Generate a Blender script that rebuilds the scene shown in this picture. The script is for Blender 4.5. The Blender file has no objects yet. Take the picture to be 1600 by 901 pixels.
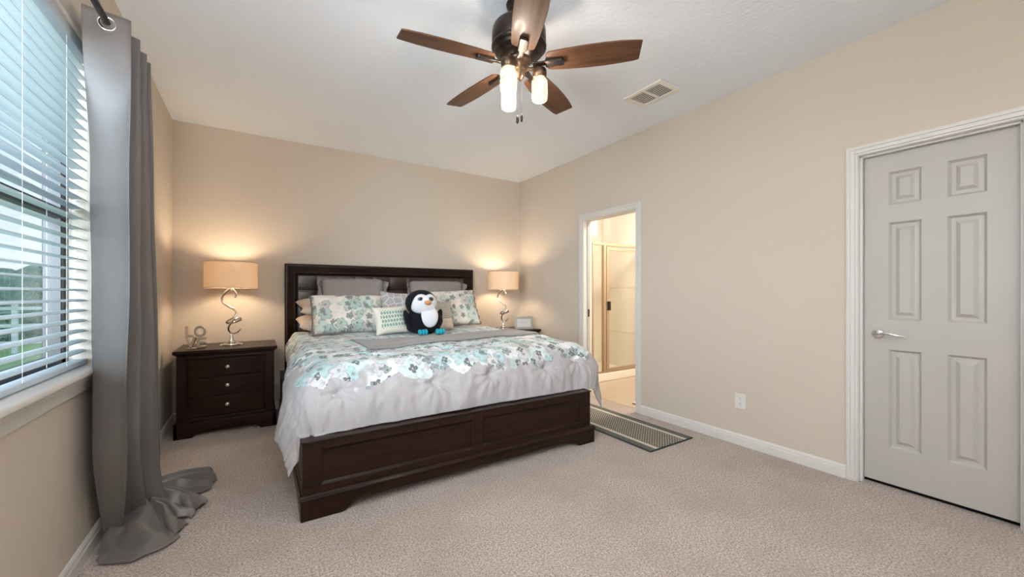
import bpy, bmesh, math, random
from mathutils import Vector, Matrix, noise
from math import sin, cos, pi, sqrt, exp, hypot, atan2, radians, tanh, atanh
random.seed(7)
S = bpy.context.scene
COL = S.collection
IN_W = 1600

# ------------------------------------------------------------------ camera, sky, daylight, exposure
CAM_H, YAW, F = 1.1713, 0.5724, 619.55
cam = bpy.data.objects.new('camera', bpy.data.cameras.new('camera'))
COL.objects.link(cam)
cam.data.sensor_width = 36
cam.data.lens = 36 * F / IN_W
cam.data.shift_y = 7.13 / IN_W
cam.data.clip_start = 0.02
cam.location = (0, 0, CAM_H)
cam.rotation_euler = (pi / 2, 0, -YAW)
S.camera = cam
S.view_settings.view_transform = 'Standard'
S.view_settings.look = 'None'
S.view_settings.gamma = 1
S.view_settings.use_curve_mapping = False
S.view_settings.exposure = 0.0

XL, XR, YB, YR, H = -0.640, 3.143, 4.680, -1.70, 2.74     # room: left, right, back, rear, ceiling

W = bpy.data.worlds.new('sky'); S.world = W; W.use_nodes = True
wn = W.node_tree; bg = wn.nodes['Background']
geo = wn.nodes.new('ShaderNodeTexCoord'); sep = wn.nodes.new('ShaderNodeSeparateXYZ')
rmp = wn.nodes.new('ShaderNodeValToRGB')
wn.links.new(geo.outputs['Generated'], sep.inputs[0]); wn.links.new(sep.outputs['Z'], rmp.inputs[0])
rmp.color_ramp.elements[0].position = 0.0; rmp.color_ramp.elements[0].color = (0.70, 0.78, 0.85, 1)
rmp.color_ramp.elements[1].position = 0.45; rmp.color_ramp.elements[1].color = (0.42, 0.58, 0.76, 1)
wn.links.new(rmp.outputs[0], bg.inputs[0]); bg.inputs[1].default_value = 1.5

def area_light(name, loc, rot, sx, sy, power, col):
    l = bpy.data.lights.new(name, 'AREA'); l.shape = 'RECTANGLE'; l.size = sx; l.size_y = sy
    l.energy = power; l.color = col
    o = bpy.data.objects.new(name, l); COL.objects.link(o); o.location = loc; o.rotation_euler = rot
    return o
# daylight outside the left window; then an added fill lamp behind the camera
area_light('window_daylight', (-1.28, 0.62, 1.62), (0, radians(-87), radians(58)), 1.5, 0.85, 195, (0.72, 0.87, 1.0))
area_light('side_fill', (XL + 0.30, -0.85, 1.45), (0, radians(-196), 0), 0.5, 1.2, 182, (0.93, 0.96, 1.0))
P_FAN, P_LAMP, P_BATH = 9.5, 23.5, 55

# ------------------------------------------------------------------ materials
def C(r, g, b):
    return tuple(((v / 255) / 12.92 if v / 255 <= 0.04045 else ((v / 255 + 0.055) / 1.055) ** 2.4) for v in (r, g, b)) + (1,)

class G:                                    # tiny node-graph helper
    def __init__(s, name):
        s.m = bpy.data.materials.new(name); s.m.use_nodes = True
        s.t = s.m.node_tree; s.b = s.t.nodes['Principled BSDF']; s.out = s.t.nodes['Material Output']
    def n(s, typ, **kw):
        nd = s.t.nodes.new('ShaderNode' + typ)
        for k, v in kw.items(): setattr(nd, k, v)
        return nd
    def put(s, sock, v):
        if isinstance(v, bpy.types.NodeSocket): s.t.links.new(v, sock)
        elif v is not None: sock.default_value = v
    def math(s, op, a, b=None, c=None, clamp=False):
        nd = s.n('Math', operation=op, use_clamp=clamp)
        for i, v in enumerate((a, b, c)):
            if v is not None: s.put(nd.inputs[i], v)
        return nd.outputs[0]
    def vmath(s, op, a, b=None):
        nd = s.n('VectorMath', operation=op); s.put(nd.inputs[0], a)
        if b is not None: s.put(nd.inputs[1], b)
        return nd.outputs['Value'] if op in ('LENGTH', 'DOT_PRODUCT') else nd.outputs[0]
    def mix(s, f, a, b):
        nd = s.n('Mix', data_type='RGBA'); s.put(nd.inputs[0], f); s.put(nd.inputs[6], a); s.put(nd.inputs[7], b)
        return nd.outputs[2]
    def noise(s, co, scale, detail=2, rough=.5, dim='3D', out='Fac'):
        nd = s.n('TexNoise', noise_dimensions=dim); s.put(nd.inputs['Vector'], co)
        nd.inputs['Scale'].default_value = scale; nd.inputs['Detail'].default_value = detail; nd.inputs['Roughness'].default_value = rough
        return nd.outputs[out]
    def ramp(s, f, *stops):
        nd = s.n('ValToRGB'); s.put(nd.inputs[0], f); e = nd.color_ramp.elements
        while len(e) < len(stops): e.new(0.5)
        for i, (p, c) in enumerate(stops): e[i].position = p; e[i].color = c
        return nd.outputs[0]
    def step(s, v, lo, hi):                 # smooth 0..1
        nd = s.n('MapRange', interpolation_type='SMOOTHSTEP'); s.put(nd.inputs[0], v)
        nd.inputs[1].default_value = lo; nd.inputs[2].default_value = hi
        return nd.outputs[0]
    def xyz(s, v):
        nd = s.n('SeparateXYZ'); s.put(nd.inputs[0], v); return nd.outputs
    def comb(s, x, y, z=0.0):
        nd = s.n('CombineXYZ'); s.put(nd.inputs[0], x); s.put(nd.inputs[1], y); s.put(nd.inputs[2], z); return nd.outputs[0]
    def obj(s): return s.n('TexCoord').outputs['Object']
    def uv(s): return s.n('TexCoord').outputs['UV']
    def bump(s, h, strength=.3, dist=.005):
        nd = s.n('Bump'); s.put(nd.inputs['Height'], h); nd.inputs['Strength'].default_value = strength; nd.inputs['Distance'].default_value = dist
        s.t.links.new(nd.outputs[0], s.b.inputs['Normal']); return s
    def set(s, col=None, rough=None, metal=None, coat=None, sheen=None, spec=None):
        for k, v in (('Base Color', col), ('Roughness', rough), ('Metallic', metal), ('Coat Weight', coat), ('Sheen Weight', sheen), ('Specular IOR Level', spec)):
            if v is not None: s.put(s.b.inputs[k], v)
        return s

def plain(name, col, rough=.5, **kw):
    return G(name).set(col, rough, **kw).m

def painted(name, col, sc, st, dist, rough=.85):
    g = G(name); co = g.obj()
    g.set(g.mix(g.noise(co, 1.3, 2), col, tuple(min(1, c * .95) for c in col[:3]) + (1,)), rough, spec=.25)
    g.bump(g.noise(co, sc, 3, .55), st, dist); return g.m

def wood(name, a, b, axis, rough=.34, coat=.10, sc=9):
    g = G(name); co = g.obj(); s = [sc * 5] * 3; s[axis] = sc * .35
    v = g.vmath('MULTIPLY', co, tuple(s))
    f = g.noise(v, 1.0, 5, .6)
    g.set(g.ramp(f, (.3, a), (.7, b)), rough, coat=coat, spec=.16); g.b.inputs['Coat Roughness'].default_value = .14
    g.bump(f, .06, .002); return g.m

def fabric(name, col, col2=None, weave=900, st=.25, sheen=.2, rough=.85):
    g = G(name); co = g.obj()
    c = g.mix(g.noise(co, 14, 3), col, col2 or tuple(c * .88 for c in col[:3]) + (1,))
    g.set(c, rough, sheen=sheen, spec=.2)
    h = g.math('ADD', g.noise(co, weave, 1), g.math('MULTIPLY', g.noise(co, 28, 3), 1.5)); g.bump(h, st, .002); return g.m

def flower(g, co, base, scale, seed, keep, r0, r1, cin, cmid, cedge, petals=5, dens=1.0):
    """one layer of watercolour flowers scattered over a cloth (co in metres)"""
    c2 = g.vmath('ADD', co, (seed * 3.17, seed * 1.73, 0))
    wob = g.noise(c2, scale * 2.2, 2, out='Color')
    c2 = g.vmath('ADD', c2, g.vmath('MULTIPLY', g.vmath('SUBTRACT', wob, (.5, .5, .5)), (.30 / scale,) * 2 + (0,)))
    vo = g.n('TexVoronoi', voronoi_dimensions='2D', feature='F1'); g.put(vo.inputs['Vector'], c2); vo.inputs['Scale'].default_value = scale
    d = g.vmath('SUBTRACT', c2, vo.outputs['Position']); x, y, _ = g.xyz(d); r = g.math('MULTIPLY', g.math('SQRT', g.math('ADD', g.math('MULTIPLY', x, x), g.math('MULTIPLY', y, y))), scale)
    cr, cg, cb = g.xyz(vo.outputs['Color'])
    ang = g.math('ADD', g.math('ARCTAN2', y, x), g.math('MULTIPLY', cg, 6.28))
    pet = g.math('POWER', g.math('ABSOLUTE', g.math('COSINE', g.math('MULTIPLY', ang, petals / 2))), .6)
    R = g.math('MULTIPLY', g.math('ADD', g.math('MULTIPLY', pet, r1), r0), g.math('ADD', g.math('MULTIPLY', cb, .5), .7))
    q = g.math('DIVIDE', r, R)
    m = g.math('MULTIPLY', g.math('SUBTRACT', 1.0, g.step(q, .86, 1.0)), g.math('GREATER_THAN', cr, 1 - keep))
    tone = g.math('ADD', q, g.math('MULTIPLY', g.math('SUBTRACT', g.noise(c2, scale * 6, 2), .5), .7))
    col = g.ramp(tone, (.12, cin), (.28, cmid), (.66, cmid), (.92, cedge))
    return g.mix(g.math('MULTIPLY', m, dens), base, col)

TEAL, LTEAL, DTEAL = C(150, 198, 196), C(196, 224, 222), C(96, 146, 142)
GREY, DGREY, LGREY = C(150, 146, 146), C(92, 92, 94), C(188, 184, 184)

def floral(name, base, white, comforter=False):
    g = G(name); uv = g.uv(); co = uv
    fold = g.noise(co, 26, 4, .6)
    blot = g.noise(g.vmath('ADD', co, (4.0, 2.0, 0)), 5.0, 3, .6)
    c = g.mix(g.step(blot, .42, .62), white, base)
    if comforter:
        c = g.mix(g.math('MULTIPLY', g.step(g.noise(g.vmath('ADD', co, (9, 1, 0)), 6.5, 3, .6), .50, .66), .7), c, LTEAL)
        c = flower(g, co, c, 5.2, 1, .75, .28, .30, LGREY, C(206, 220, 220), C(166, 188, 190), 6, .75)
        c = flower(g, co, c, 7.0, 2, .50, .22, .28, C(104, 138, 136), C(172, 204, 204), C(128, 164, 166), 5, .75)
        c = flower(g, co, c, 8.0, 5, .55, .20, .26, C(120, 118, 120), C(206, 202, 203), C(150, 147, 150), 5, .75)
        c = flower(g, co, c, 10, 3, .38, .18, .22, C(56, 64, 66), C(142, 150, 150), C(80, 94, 96), 5, .85)
        c = flower(g, co, c, 13, 4, .30, .16, .22, C(200, 206, 204), C(106, 104, 106), C(72, 72, 76), 4, .9)
        x, y, _ = g.xyz(uv)
        ox = g.math('MAXIMUM', g.math('SUBTRACT', g.math('ABSOLUTE', x), CHW), 0.0)
        oy = g.math('MAXIMUM', g.math('SUBTRACT', y, CLEN), 0.0)
        r = g.math('SQRT', g.math('ADD', g.math('MULTIPLY', ox, ox), g.math('MULTIPLY', oy, oy)))
        r = g.math('ADD', r, g.math('MULTIPLY', g.math('SUBTRACT', g.noise(co, 7, 3, .65), .5), .16))
        vb = g.n('TexVoronoi', voronoi_dimensions='2D', feature='F1'); g.put(vb.inputs['Vector'], g.vmath('ADD', co, g.vmath('MULTIPLY', g.vmath('SUBTRACT', g.noise(co, 16, 2, out='Color'), (.5, .5, .5)), (.03, .03, 0)))); vb.inputs['Scale'].default_value = 9.0
        r = g.math('ADD', r, g.math('MULTIPLY', g.math('SUBTRACT', vb.outputs['Distance'], .45), .13))
        c = g.mix(g.step(r, .158, .164), c, base)
    else:
        c = g.mix(g.math('MULTIPLY', g.step(g.noise(g.vmath('ADD', co, (3, 8, 0)), 8.0, 3, .6), .52, .64), .6), c, C(196, 212, 204))
        c = flower(g, co, c, 5.4, 1, .60, .26, .30, C(120, 136, 130), C(192, 210, 202), C(140, 160, 152), 6, .70)
        c = flower(g, co, c, 7.2, 2, .45, .22, .26, C(96, 116, 112), C(170, 194, 186), C(108, 134, 128), 5, .75)
        c = flower(g, co, c, 8.0, 5, .35, .22, .26, C(112, 100, 100), C(204, 194, 190), C(152, 140, 140), 5, .7)
        c = flower(g, co, c, 12, 3, .40, .18, .22, C(60, 66, 66), C(140, 146, 140), C(78, 84, 84), 5, .85)
    g.set(c, .85, sheen=.15, spec=.2)
    g.bump(g.math('ADD', fold, g.math('MULTIPLY', g.noise(co, 9, 3), .8)), .35 if comforter else .2, .008); return g.m

CX, CHW, CTOP = 1.285, 0.96, 0.775           # bed cloth: centre x, half width of the top, height
CY0, CYF = 4.46, 2.53                         # head edge, foot edge of the top
CLEN = CY0 - CYF

M = {}
M['wall'] = painted('wall paint greige', C(210, 197, 182), 90, .08, .002)
M['ceil'] = painted('knockdown ceiling', C(242, 246, 252), 34, .42, .006)
M['white'] = plain('white trim paint', C(220, 215, 209), .35)
M['door'] = None
g = G('white grained door'); co = g.vmath('MULTIPLY', g.obj(), (40, 40, 3.0))
dv = g.noise(co, 1.0, 3); g.set(C(186, 181, 174), .38); g.bump(dv, .12, .002); M['door'] = g.m
g = G('carpet'); co = g.obj()
v1 = g.n('TexVoronoi'); g.put(v1.inputs['Vector'], co); v1.inputs['Scale'].default_value = 120
f1 = g.noise(co, 105, 3, .75); big = g.noise(co, 2.2, 3, .6)
c = g.mix(g.step(f1, .30, .68), C(140, 120, 106), C(228, 212, 198))
c = g.mix(g.math('MULTIPLY', g.step(big, .4, .65), .30), c, C(162, 140, 124))
g.set(c, .95, sheen=.3, spec=.1); g.bump(g.math('ADD', f1, g.math('MULTIPLY', v1.outputs['Distance'], -1.0)), .75, .012); M['carpet'] = g.m
g = G('bathroom tile'); br = g.n('TexBrick', offset=0.0); g.put(br.inputs['Vector'], g.obj())
br.inputs['Color1'].default_value = C(186, 168, 146); br.inputs['Color2'].default_value = C(178, 160, 138); br.inputs['Mortar'].default_value = C(160, 142, 120)
br.inputs['Scale'].default_value = 1; br.inputs['Brick Width'].default_value = .45; br.inputs['Row Height'].default_value = .45; br.inputs['Mortar Size'].default_value = .004
g.set(br.outputs[0], .3); M['tile'] = g.m
M['espresso_x'] = wood('espresso wood across', (.0135, .0056, .0036, 1), (.028, .0118, .0072, 1), 0)
M['espresso_z'] = wood('espresso wood upright', (.0135, .0056, .0036, 1), (.028, .0118, .0072, 1), 2)
M['espresso_y'] = wood('espresso wood lengthwise', (.0135, .0056, .0036, 1), (.028, .0118, .0072, 1), 1)
g = G('dark brown leather'); g.set(g.mix(g.noise(g.obj(), 8, 3), (.030, .017, .013, 1), (.048, .028, .021, 1)), .33, coat=.15); g.bump(g.noise(g.obj(), 260, 2), .12, .001); M['leather'] = g.m
M['chrome'] = plain('polished chrome', (.80, .79, .77, 1), .07, metal=1)
M['nickel'] = plain('brushed nickel', (.62, .60, .57, 1), .22, metal=1)
M['knob'] = plain('satin silver knob', C(214, 206, 196), .25, metal=.7)
M['bronze'] = plain('oil rubbed bronze', (.042, .030, .024, 1), .32, metal=.75)
M['bronze_light'] = plain('burnished bronze', (.10, .060, .036, 1), .30, metal=.75)
M['champagne'] = plain('champagne metal', (.56, .44, .32, 1), .28, metal=.9)
M['black_metal'] = plain('black metal', (.018, .017, .017, 1), .35, metal=.5)
M['rod'] = plain('dark rod', (.022, .022, .026, 1), .35, metal=.6)
M['wframe'] = plain('dark bronze window frame', (.030, .028, .028, 1), .4)
M['acrylic'] = plain('white solid surface', C(238, 232, 222), .22)
M['plastic'] = plain('white plastic', C(226, 220, 212), .35)
M['slot'] = plain('dark slot', (.012, .011, .010, 1), .6)
M['dark'] = plain('duct interior', (.02, .02, .02, 1), .9)
g = G('curtain'); co = g.obj()
g.set(g.mix(g.noise(co, 5, 2), C(112, 106, 103), C(101, 96, 93)), .38, sheen=.12, spec=.6); g.bump(g.math('ADD', g.noise(co, 700, 1), g.math('MULTIPLY', g.noise(g.vmath('MULTIPLY', co, (1, 1, 3.5)), 6, 3), 4.0)), .10, .004); M['curtain'] = g.m
g = G('blind slat'); g.set(C(222, 228, 230), .45); tr = g.n('BsdfTranslucent'); tr.inputs[0].default_value = C(226, 236, 242)
mx = g.n('MixShader'); mx.inputs[0].default_value = .32; g.t.links.new(g.b.outputs[0], mx.inputs[1]); g.t.links.new(tr.outputs[0], mx.inputs[2]); g.t.links.new(mx.outputs[0], g.out.inputs[0]); M['slat'] = g.m
M['cord'] = plain('blind cord', C(226, 228, 228), .7)
def glassy(name, tint, gloss, rough=.02, diff=0.0):
    g = G(name); t = g.n('BsdfTransparent'); t.inputs[0].default_value = tint
    gl = g.n('BsdfGlossy'); gl.inputs['Roughness'].default_value = rough
    fr = g.n('LayerWeight'); fr.inputs[0].default_value = .5
    sch = g.math('ADD', g.math('MULTIPLY', g.math('POWER', fr.outputs['Facing'], 5.0), .96), .04)
    mx = g.n('MixShader'); g.put(mx.inputs[0], g.math('MULTIPLY', sch, gloss)); g.t.links.new(t.outputs[0], mx.inputs[1]); g.t.links.new(gl.outputs[0], mx.inputs[2])
    res = mx.outputs[0]
    if diff:
        tl = g.n('BsdfTranslucent'); tl.inputs[0].default_value = C(250, 244, 232)
        m2 = g.n('MixShader'); m2.inputs[0].default_value = diff; g.t.links.new(res, m2.inputs[1]); g.t.links.new(tl.outputs[0], m2.inputs[2]); res = m2.outputs[0]
    g.t.links.new(res, g.out.inputs[0]); return g.m
M['glass'] = glassy('window glass', (.98, .99, .99, 1), .5)
M['shower_glass'] = glassy('shower glass', (.97, .96, .93, 1), 1.0)
M['jar'] = glassy('seeded jar glass', (.96, .93, .87, 1), 1.0, .10, .045)
M['crystal'] = glassy('clear acrylic', (.93, .92, .90, 1), 1.6, .03)
g = G('glowing filament'); g.b.inputs['Emission Color'].default_value = (1, .78, .50, 1); g.b.inputs['Emission Strength'].default_value = 4; M['bulb'] = g.m
g = G('lampshade linen'); g.set(C(238, 220, 196), .9); tr = g.n('BsdfTranslucent'); tr.inputs[0].default_value = C(255, 236, 208)
mx = g.n('MixShader'); mx.inputs[0].default_value = .20; g.t.links.new(g.b.outputs[0], mx.inputs[1]); g.t.links.new(tr.outputs[0], mx.inputs[2]); g.t.links.new(mx.outputs[0], g.out.inputs[0])
g.bump(g.noise(g.vmath('MULTIPLY', g.obj(), (1, 1, 6)), 140, 1), .1, .001); M['shade'] = g.m
M['comforter'] = floral('floral comforter', C(180, 175, 175), C(232, 232, 230), True)
M['sham'] = floral('floral sham', C(226, 216, 204), C(236, 228, 216))
M['grey_linen'] = fabric('grey linen', C(150, 141, 137))
M['cream'] = fabric('cream cotton', C(226, 206, 186))
M['runner'] = fabric('grey blanket', C(150, 146, 144), C(138, 134, 132), 600, .3)
M['beige'] = fabric('beige velvet', C(212, 198, 180))
M['trimgrey'] = fabric('taupe flange', C(140, 130, 124))
# pillow with a band of teal leaves
g = G('leaf pillow cloth'); uv = g.uv(); x, y, _ = g.xyz(uv)
row = g.math('FLOOR', g.math('MULTIPLY', y, 26.0)); fx = g.math('FRACT', g.math('ADD', g.math('MULTIPLY', x, 38.0), g.math('MULTIPLY', row, .5)))
fy = g.math('FRACT', g.math('MULTIPLY', y, 26.0)); dx = g.math('ABSOLUTE', g.math('SUBTRACT', fx, .5)); dy = g.math('ABSOLUTE', g.math('SUBTRACT', fy, .5))
leaf = g.math('SUBTRACT', 1.0, g.step(g.math('ADD', g.math('MULTIPLY', dx, 1.7), g.math('MULTIPLY', g.math('MULTIPLY', dy, dy), 2.4)), .62, .72))
leaf = g.math('MULTIPLY', leaf, g.step(dx, .02, .06))
band = g.math('MULTIPLY', g.math('LESS_THAN', g.math('ABSOLUTE', y), .086), g.math('LESS_THAN', g.math('ABSOLUTE', g.math('SUBTRACT', x, .012)), .135))
c = g.mix(g.math('MULTIPLY', leaf, band), C(232, 224, 210), g.mix(g.noise(uv, 30, 1), C(122, 176, 160), C(84, 134, 122)))
g.set(c, .85, sheen=.15, spec=.2); g.bump(g.noise(uv, 500, 1), .15, .001); M['leaf'] = g.m
# small check pillow
g = G('dotted pillow cloth'); uv = g.uv(); x, y, _ = g.xyz(uv)
cx = g.math('ABSOLUTE', g.math('SUBTRACT', g.math('FRACT', g.math('MULTIPLY', x, 62)), .5)); cy = g.math('ABSOLUTE', g.math('SUBTRACT', g.math('FRACT', g.math('MULTIPLY', y, 62)), .5))
dot = g.math('MULTIPLY', g.math('LESS_THAN', cx, .31), g.math('LESS_THAN', cy, .25))
g.set(g.mix(dot, C(214, 206, 190), C(118, 118, 106)), .9, spec=.2); M['dots'] = g.m
g = G('lattice pillow cloth'); uv = g.uv(); vo = g.n('TexVoronoi', voronoi_dimensions='2D', feature='DISTANCE_TO_EDGE'); g.put(vo.inputs['Vector'], uv); vo.inputs['Scale'].default_value = 14
g.set(g.mix(g.step(vo.outputs['Distance'], .04, .07), C(206, 202, 200), C(166, 161, 162)), .85, spec=.2); M['lattice'] = g.m
def plush(name, col):
    g = G(name); g.set(col, .95, sheen=0.05, spec=.12); g.bump(g.noise(g.obj(), 120, 3, .7), .8, .006); return g.m
M['plush_black'] = plush('black plush', (.012, .012, .014, 1)); M['plush_white'] = plush('white plush', C(236, 234, 238))
M['plush_teal'] = plush('teal plush', C(44, 176, 196)); M['plush_orange'] = plush('orange felt', C(222, 150, 92))
M['eye'] = plain('glossy eye', (.02, .022, .025, 1), .08); M['iris'] = plain('grey iris', C(110, 112, 114), .15)
# rug
g = G('woven rug'); x, y, z = g.xyz(g.obj()); ax = g.math('ABSOLUTE', x); n1 = g.noise(g.obj(), 160, 2)
ck = g.math('MULTIPLY', g.math('GREATER_THAN', g.math('SINE', g.math('MULTIPLY', x, 270)), -.1), g.math('GREATER_THAN', g.math('SINE', g.math('ADD', g.math('MULTIPLY', y, 270), g.math('MULTIPLY', g.math('FLOOR', g.math('MULTIPLY', x, 43.0)), 1.6))), -.1))
ctr = g.mix(ck, C(92, 90, 84), C(206, 198, 182))
dk = g.mix(n1, C(84, 88, 84), C(122, 122, 114)); cream = g.mix(n1, C(196, 188, 174), C(222, 214, 200))
c = g.mix(g.math('GREATER_THAN', ax, .158), ctr, cream); c = g.mix(g.math('GREATER_THAN', ax, .192), c, dk)
edge = g.math('MAXIMUM', g.math('GREATER_THAN', ax, .252), g.math('GREATER_THAN', g.math('ABSOLUTE', y), .725))
c = g.mix(edge, c, C(70, 76, 76)); g.set(c, .95, spec=.1); g.bump(g.math('ADD', n1, ck), .5, .004); M['rug'] = g.m
M['grass'] = None
g = G('lawn'); g.set(g.mix(g.noise(g.obj(), 6, 4), C(120, 160, 96), C(160, 190, 128)), .95); M['grass'] = g.m
g = G('hedge leaves'); g.set(g.mix(g.noise(g.obj(), 9, 4, .7), C(96, 132, 104), C(182, 204, 184)), .9); g.bump(g.noise(g.obj(), 14, 4), 1, .1); M['hedge'] = g.m
M['stucco'] = painted('stucco', C(206, 206, 206), 60, .2, .004)
M['fencewhite'] = plain('white fence paint', C(230, 234, 234), .5)
M['blade'] = wood('walnut fan blade', (.062, .028, .015, 1), (.140, .066, .036, 1), 0, .42, .05, 7)
M['photo'] = None
g = G('picture print'); x, y, z = g.xyz(g.obj()); 
tx = g.math('MULTIPLY', g.math('LESS_THAN', g.math('ABSOLUTE', g.math('SUBTRACT', z, .085)), .018), g.math('LESS_THAN', g.math('ABSOLUTE', x), .045))
tx = g.math('MULTIPLY', tx, g.step(g.noise(g.vmath('MULTIPLY', g.obj(), (120, 1, 220)), 1, 2), .52, .58))
g.set(g.mix(g.math('MULTIPLY', tx, .5), C(224, 220, 214), C(150, 146, 142)), .5); M['photo'] = g.m
M['silver'] = plain('silver frame', C(196, 190, 180), .3, metal=.5)

# ------------------------------------------------------------------ mesh helpers
ROOT = {}
def BM(): return bmesh.new()
def root_off(o):
    while o.parent: o = o.parent
    return ROOT.get(o.name, Vector((0, 0, 0)))
def obj(name, bm, mat, parent=None, smooth=False, bevel=0, local=False, solid=0, sub=0, label=None, seg=2, offset=0):
    me = bpy.data.meshes.new(name)
    if parent is not None and not local:
        d = root_off(parent)
        for v in bm.verts: v.co -= d
    bmesh.ops.recalc_face_normals(bm, faces=bm.faces)
    bm.to_mesh(me); bm.free()
    mats = mat if isinstance(mat, (list, tuple)) else [mat]
    for m in mats: me.materials.append(M[m] if isinstance(m, str) else m)
    if smooth: me.polygons.foreach_set('use_smooth', [True] * len(me.polygons))
    o = bpy.data.objects.new(name, me); COL.objects.link(o)
    if parent is not None: o.parent = parent
    if solid:
        s = o.modifiers.new('solid', 'SOLIDIFY'); s.thickness = solid; s.offset = offset
    if bevel:
        b = o.modifiers.new('bevel', 'BEVEL'); b.width = bevel; b.segments = seg; b.limit_method = 'ANGLE'; b.angle_limit = radians(40)
        me.polygons.foreach_set('use_smooth', [True] * len(me.polygons))
        w = o.modifiers.new('wn', 'WEIGHTED_NORMAL'); w.keep_sharp = False
    if sub:
        s = o.modifiers.new('sub', 'SUBSURF'); s.levels = s.render_levels = sub
    if label: o['label'] = label
    return o
def tag(o, label, cat, group=None):
    o['label'] = label; o['category'] = cat
    if group: o['group'] = group
    return o
def thing(name, label, cat, loc=(0, 0, 0), rotz=0, group=None):
    o = bpy.data.objects.new(name, None); COL.objects.link(o); o.empty_display_size = .1
    o.location = loc; o.rotation_euler = (0, 0, rotz); ROOT[o.name] = Vector(loc)
    return tag(o, label, cat, group)
def struct(name, bm, mat, **kw):
    o = obj(name, bm, mat, **kw); o['kind'] = 'structure'; return o
def dup(root, loc, rotz, label, group=None):
    r = root.copy(); COL.objects.link(r); r.location = loc; r.rotation_euler = (0, 0, rotz); r['label'] = label
    if group: r['group'] = group
    for ch in list(root.children):
        c = ch.copy(); COL.objects.link(c); c.parent = r
        for k in list(ch.children):
            d = k.copy(); COL.objects.link(d); d.parent = c
    return r
def box(bm, x0, x1, y0, y1, z0, z1):
    vs = [bm.verts.new((x, y, z)) for x in (x0, x1) for y in (y0, y1) for z in (z0, z1)]
    for f in ((0, 1, 3, 2), (4, 6, 7, 5), (0, 4, 5, 1), (2, 3, 7, 6), (0, 2, 6, 4), (1, 5, 7, 3)):
        bm.faces.new([vs[i] for i in f])
    return bm
def prism(bm, pts, fn):
    """closed outline pts (a,b); fn(a,b,k) -> xyz for k=0,1"""
    A = [bm.verts.new(fn(a, b, 0)) for a, b in pts]; B = [bm.verts.new(fn(a, b, 1)) for a, b in pts]
    n = len(pts)
    bm.faces.new(A); bm.faces.new(B[::-1])
    for i in range(n): bm.faces.new((A[i], A[(i + 1) % n], B[(i + 1) % n], B[i]))
    return bm
def lathe(bm, prof, c=(0, 0, 0), seg=32, axis=2):
    rings = []
    for r, z in prof:
        ring = []
        for i in range(seg):
            a = 2 * pi * i / seg
            p = [r * cos(a), r * sin(a), z]
            if axis == 0: p = [z, r * cos(a), r * sin(a)]
            if axis == 1: p = [r * cos(a), z, r * sin(a)]
            ring.append(bm.verts.new((c[0] + p[0], c[1] + p[1], c[2] + p[2])))
        rings.append(ring)
    for a, b in zip(rings, rings[1:]):
        for i in range(seg): bm.faces.new((a[i], a[(i + 1) % seg], b[(i + 1) % seg], b[i]))
    if prof[0][0] > 1e-5: bm.faces.new(rings[0])
    if prof[-1][0] > 1e-5: bm.faces.new(rings[-1][::-1])
    bmesh.ops.remove_doubles(bm, verts=bm.verts, dist=1e-6)
    return bm
def spline(pts, n=8):
    P = [Vector(p) for p in pts]; out = []
    for i in range(len(P) - 1):
        p0, p1, p2, p3 = P[max(i - 1, 0)], P[i], P[i + 1], P[min(i + 2, len(P) - 1)]
        for k in range(n):
            t = k / n
            out.append(.5 * ((2 * p1) + (p2 - p0) * t + (2 * p0 - 5 * p1 + 4 * p2 - p3) * t * t + (3 * p1 - p0 - 3 * p2 + p3) * t ** 3))
    out.append(P[-1]); return out
def tube(bm, pts, r, seg=10, flat=1.0):
    P = [Vector(p) for p in pts]; rings = []; up = None
    for i, p in enumerate(P):
        t = (P[min(i + 1, len(P) - 1)] - P[max(i - 1, 0)]).normalized()
        if up is None: up = t.orthogonal().normalized()
        up = (up - t * up.dot(t)).normalized(); s = t.cross(up)
        rr = r[i] if isinstance(r, (list, tuple)) else r
        rings.append([bm.verts.new(p + (up * cos(2 * pi * k / seg) * flat + s * sin(2 * pi * k / seg)) * rr) for k in range(seg)])
    for a, b in zip(rings, rings[1:]):
        for k in range(seg): bm.faces.new((a[k], a[(k + 1) % seg], b[(k + 1) % seg], b[k]))
    bm.faces.new(rings[0]); bm.faces.new(rings[-1][::-1]); return bm
def grid(bm, nu, nv, fn, uvfn=None):
    V = [[bm.verts.new(fn(i / (nu - 1), j / (nv - 1))) for j in range(nv)] for i in range(nu)]
    L = bm.loops.layers.uv.verify() if uvfn else None
    for i in range(nu - 1):
        for j in range(nv - 1):
            f = bm.faces.new((V[i][j], V[i + 1][j], V[i + 1][j + 1], V[i][j + 1]))
            if L:
                for lp, (a, b) in zip(f.loops, ((i, j), (i + 1, j), (i + 1, j + 1), (i, j + 1))):
                    lp[L].uv = uvfn(a / (nu - 1), b / (nv - 1))
    return V
def ball(bm, c, r, nu=24, nv=16):
    prof = [(max(0.0, sin(pi * i / nv)), -cos(pi * i / nv)) for i in range(nv + 1)]
    b2 = BM(); lathe(b2, prof, seg=nu)
    for v in b2.verts: v.co = Vector((c[0] + v.co.x * r[0], c[1] + v.co.y * r[1], c[2] + v.co.z * r[2]))
    me = bpy.data.meshes.new('t'); b2.to_mesh(me); b2.free(); bm.from_mesh(me); bpy.data.meshes.remove(me); return bm
def nz(x, y, z=0): return noise.noise(Vector((x, y, z)))

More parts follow.
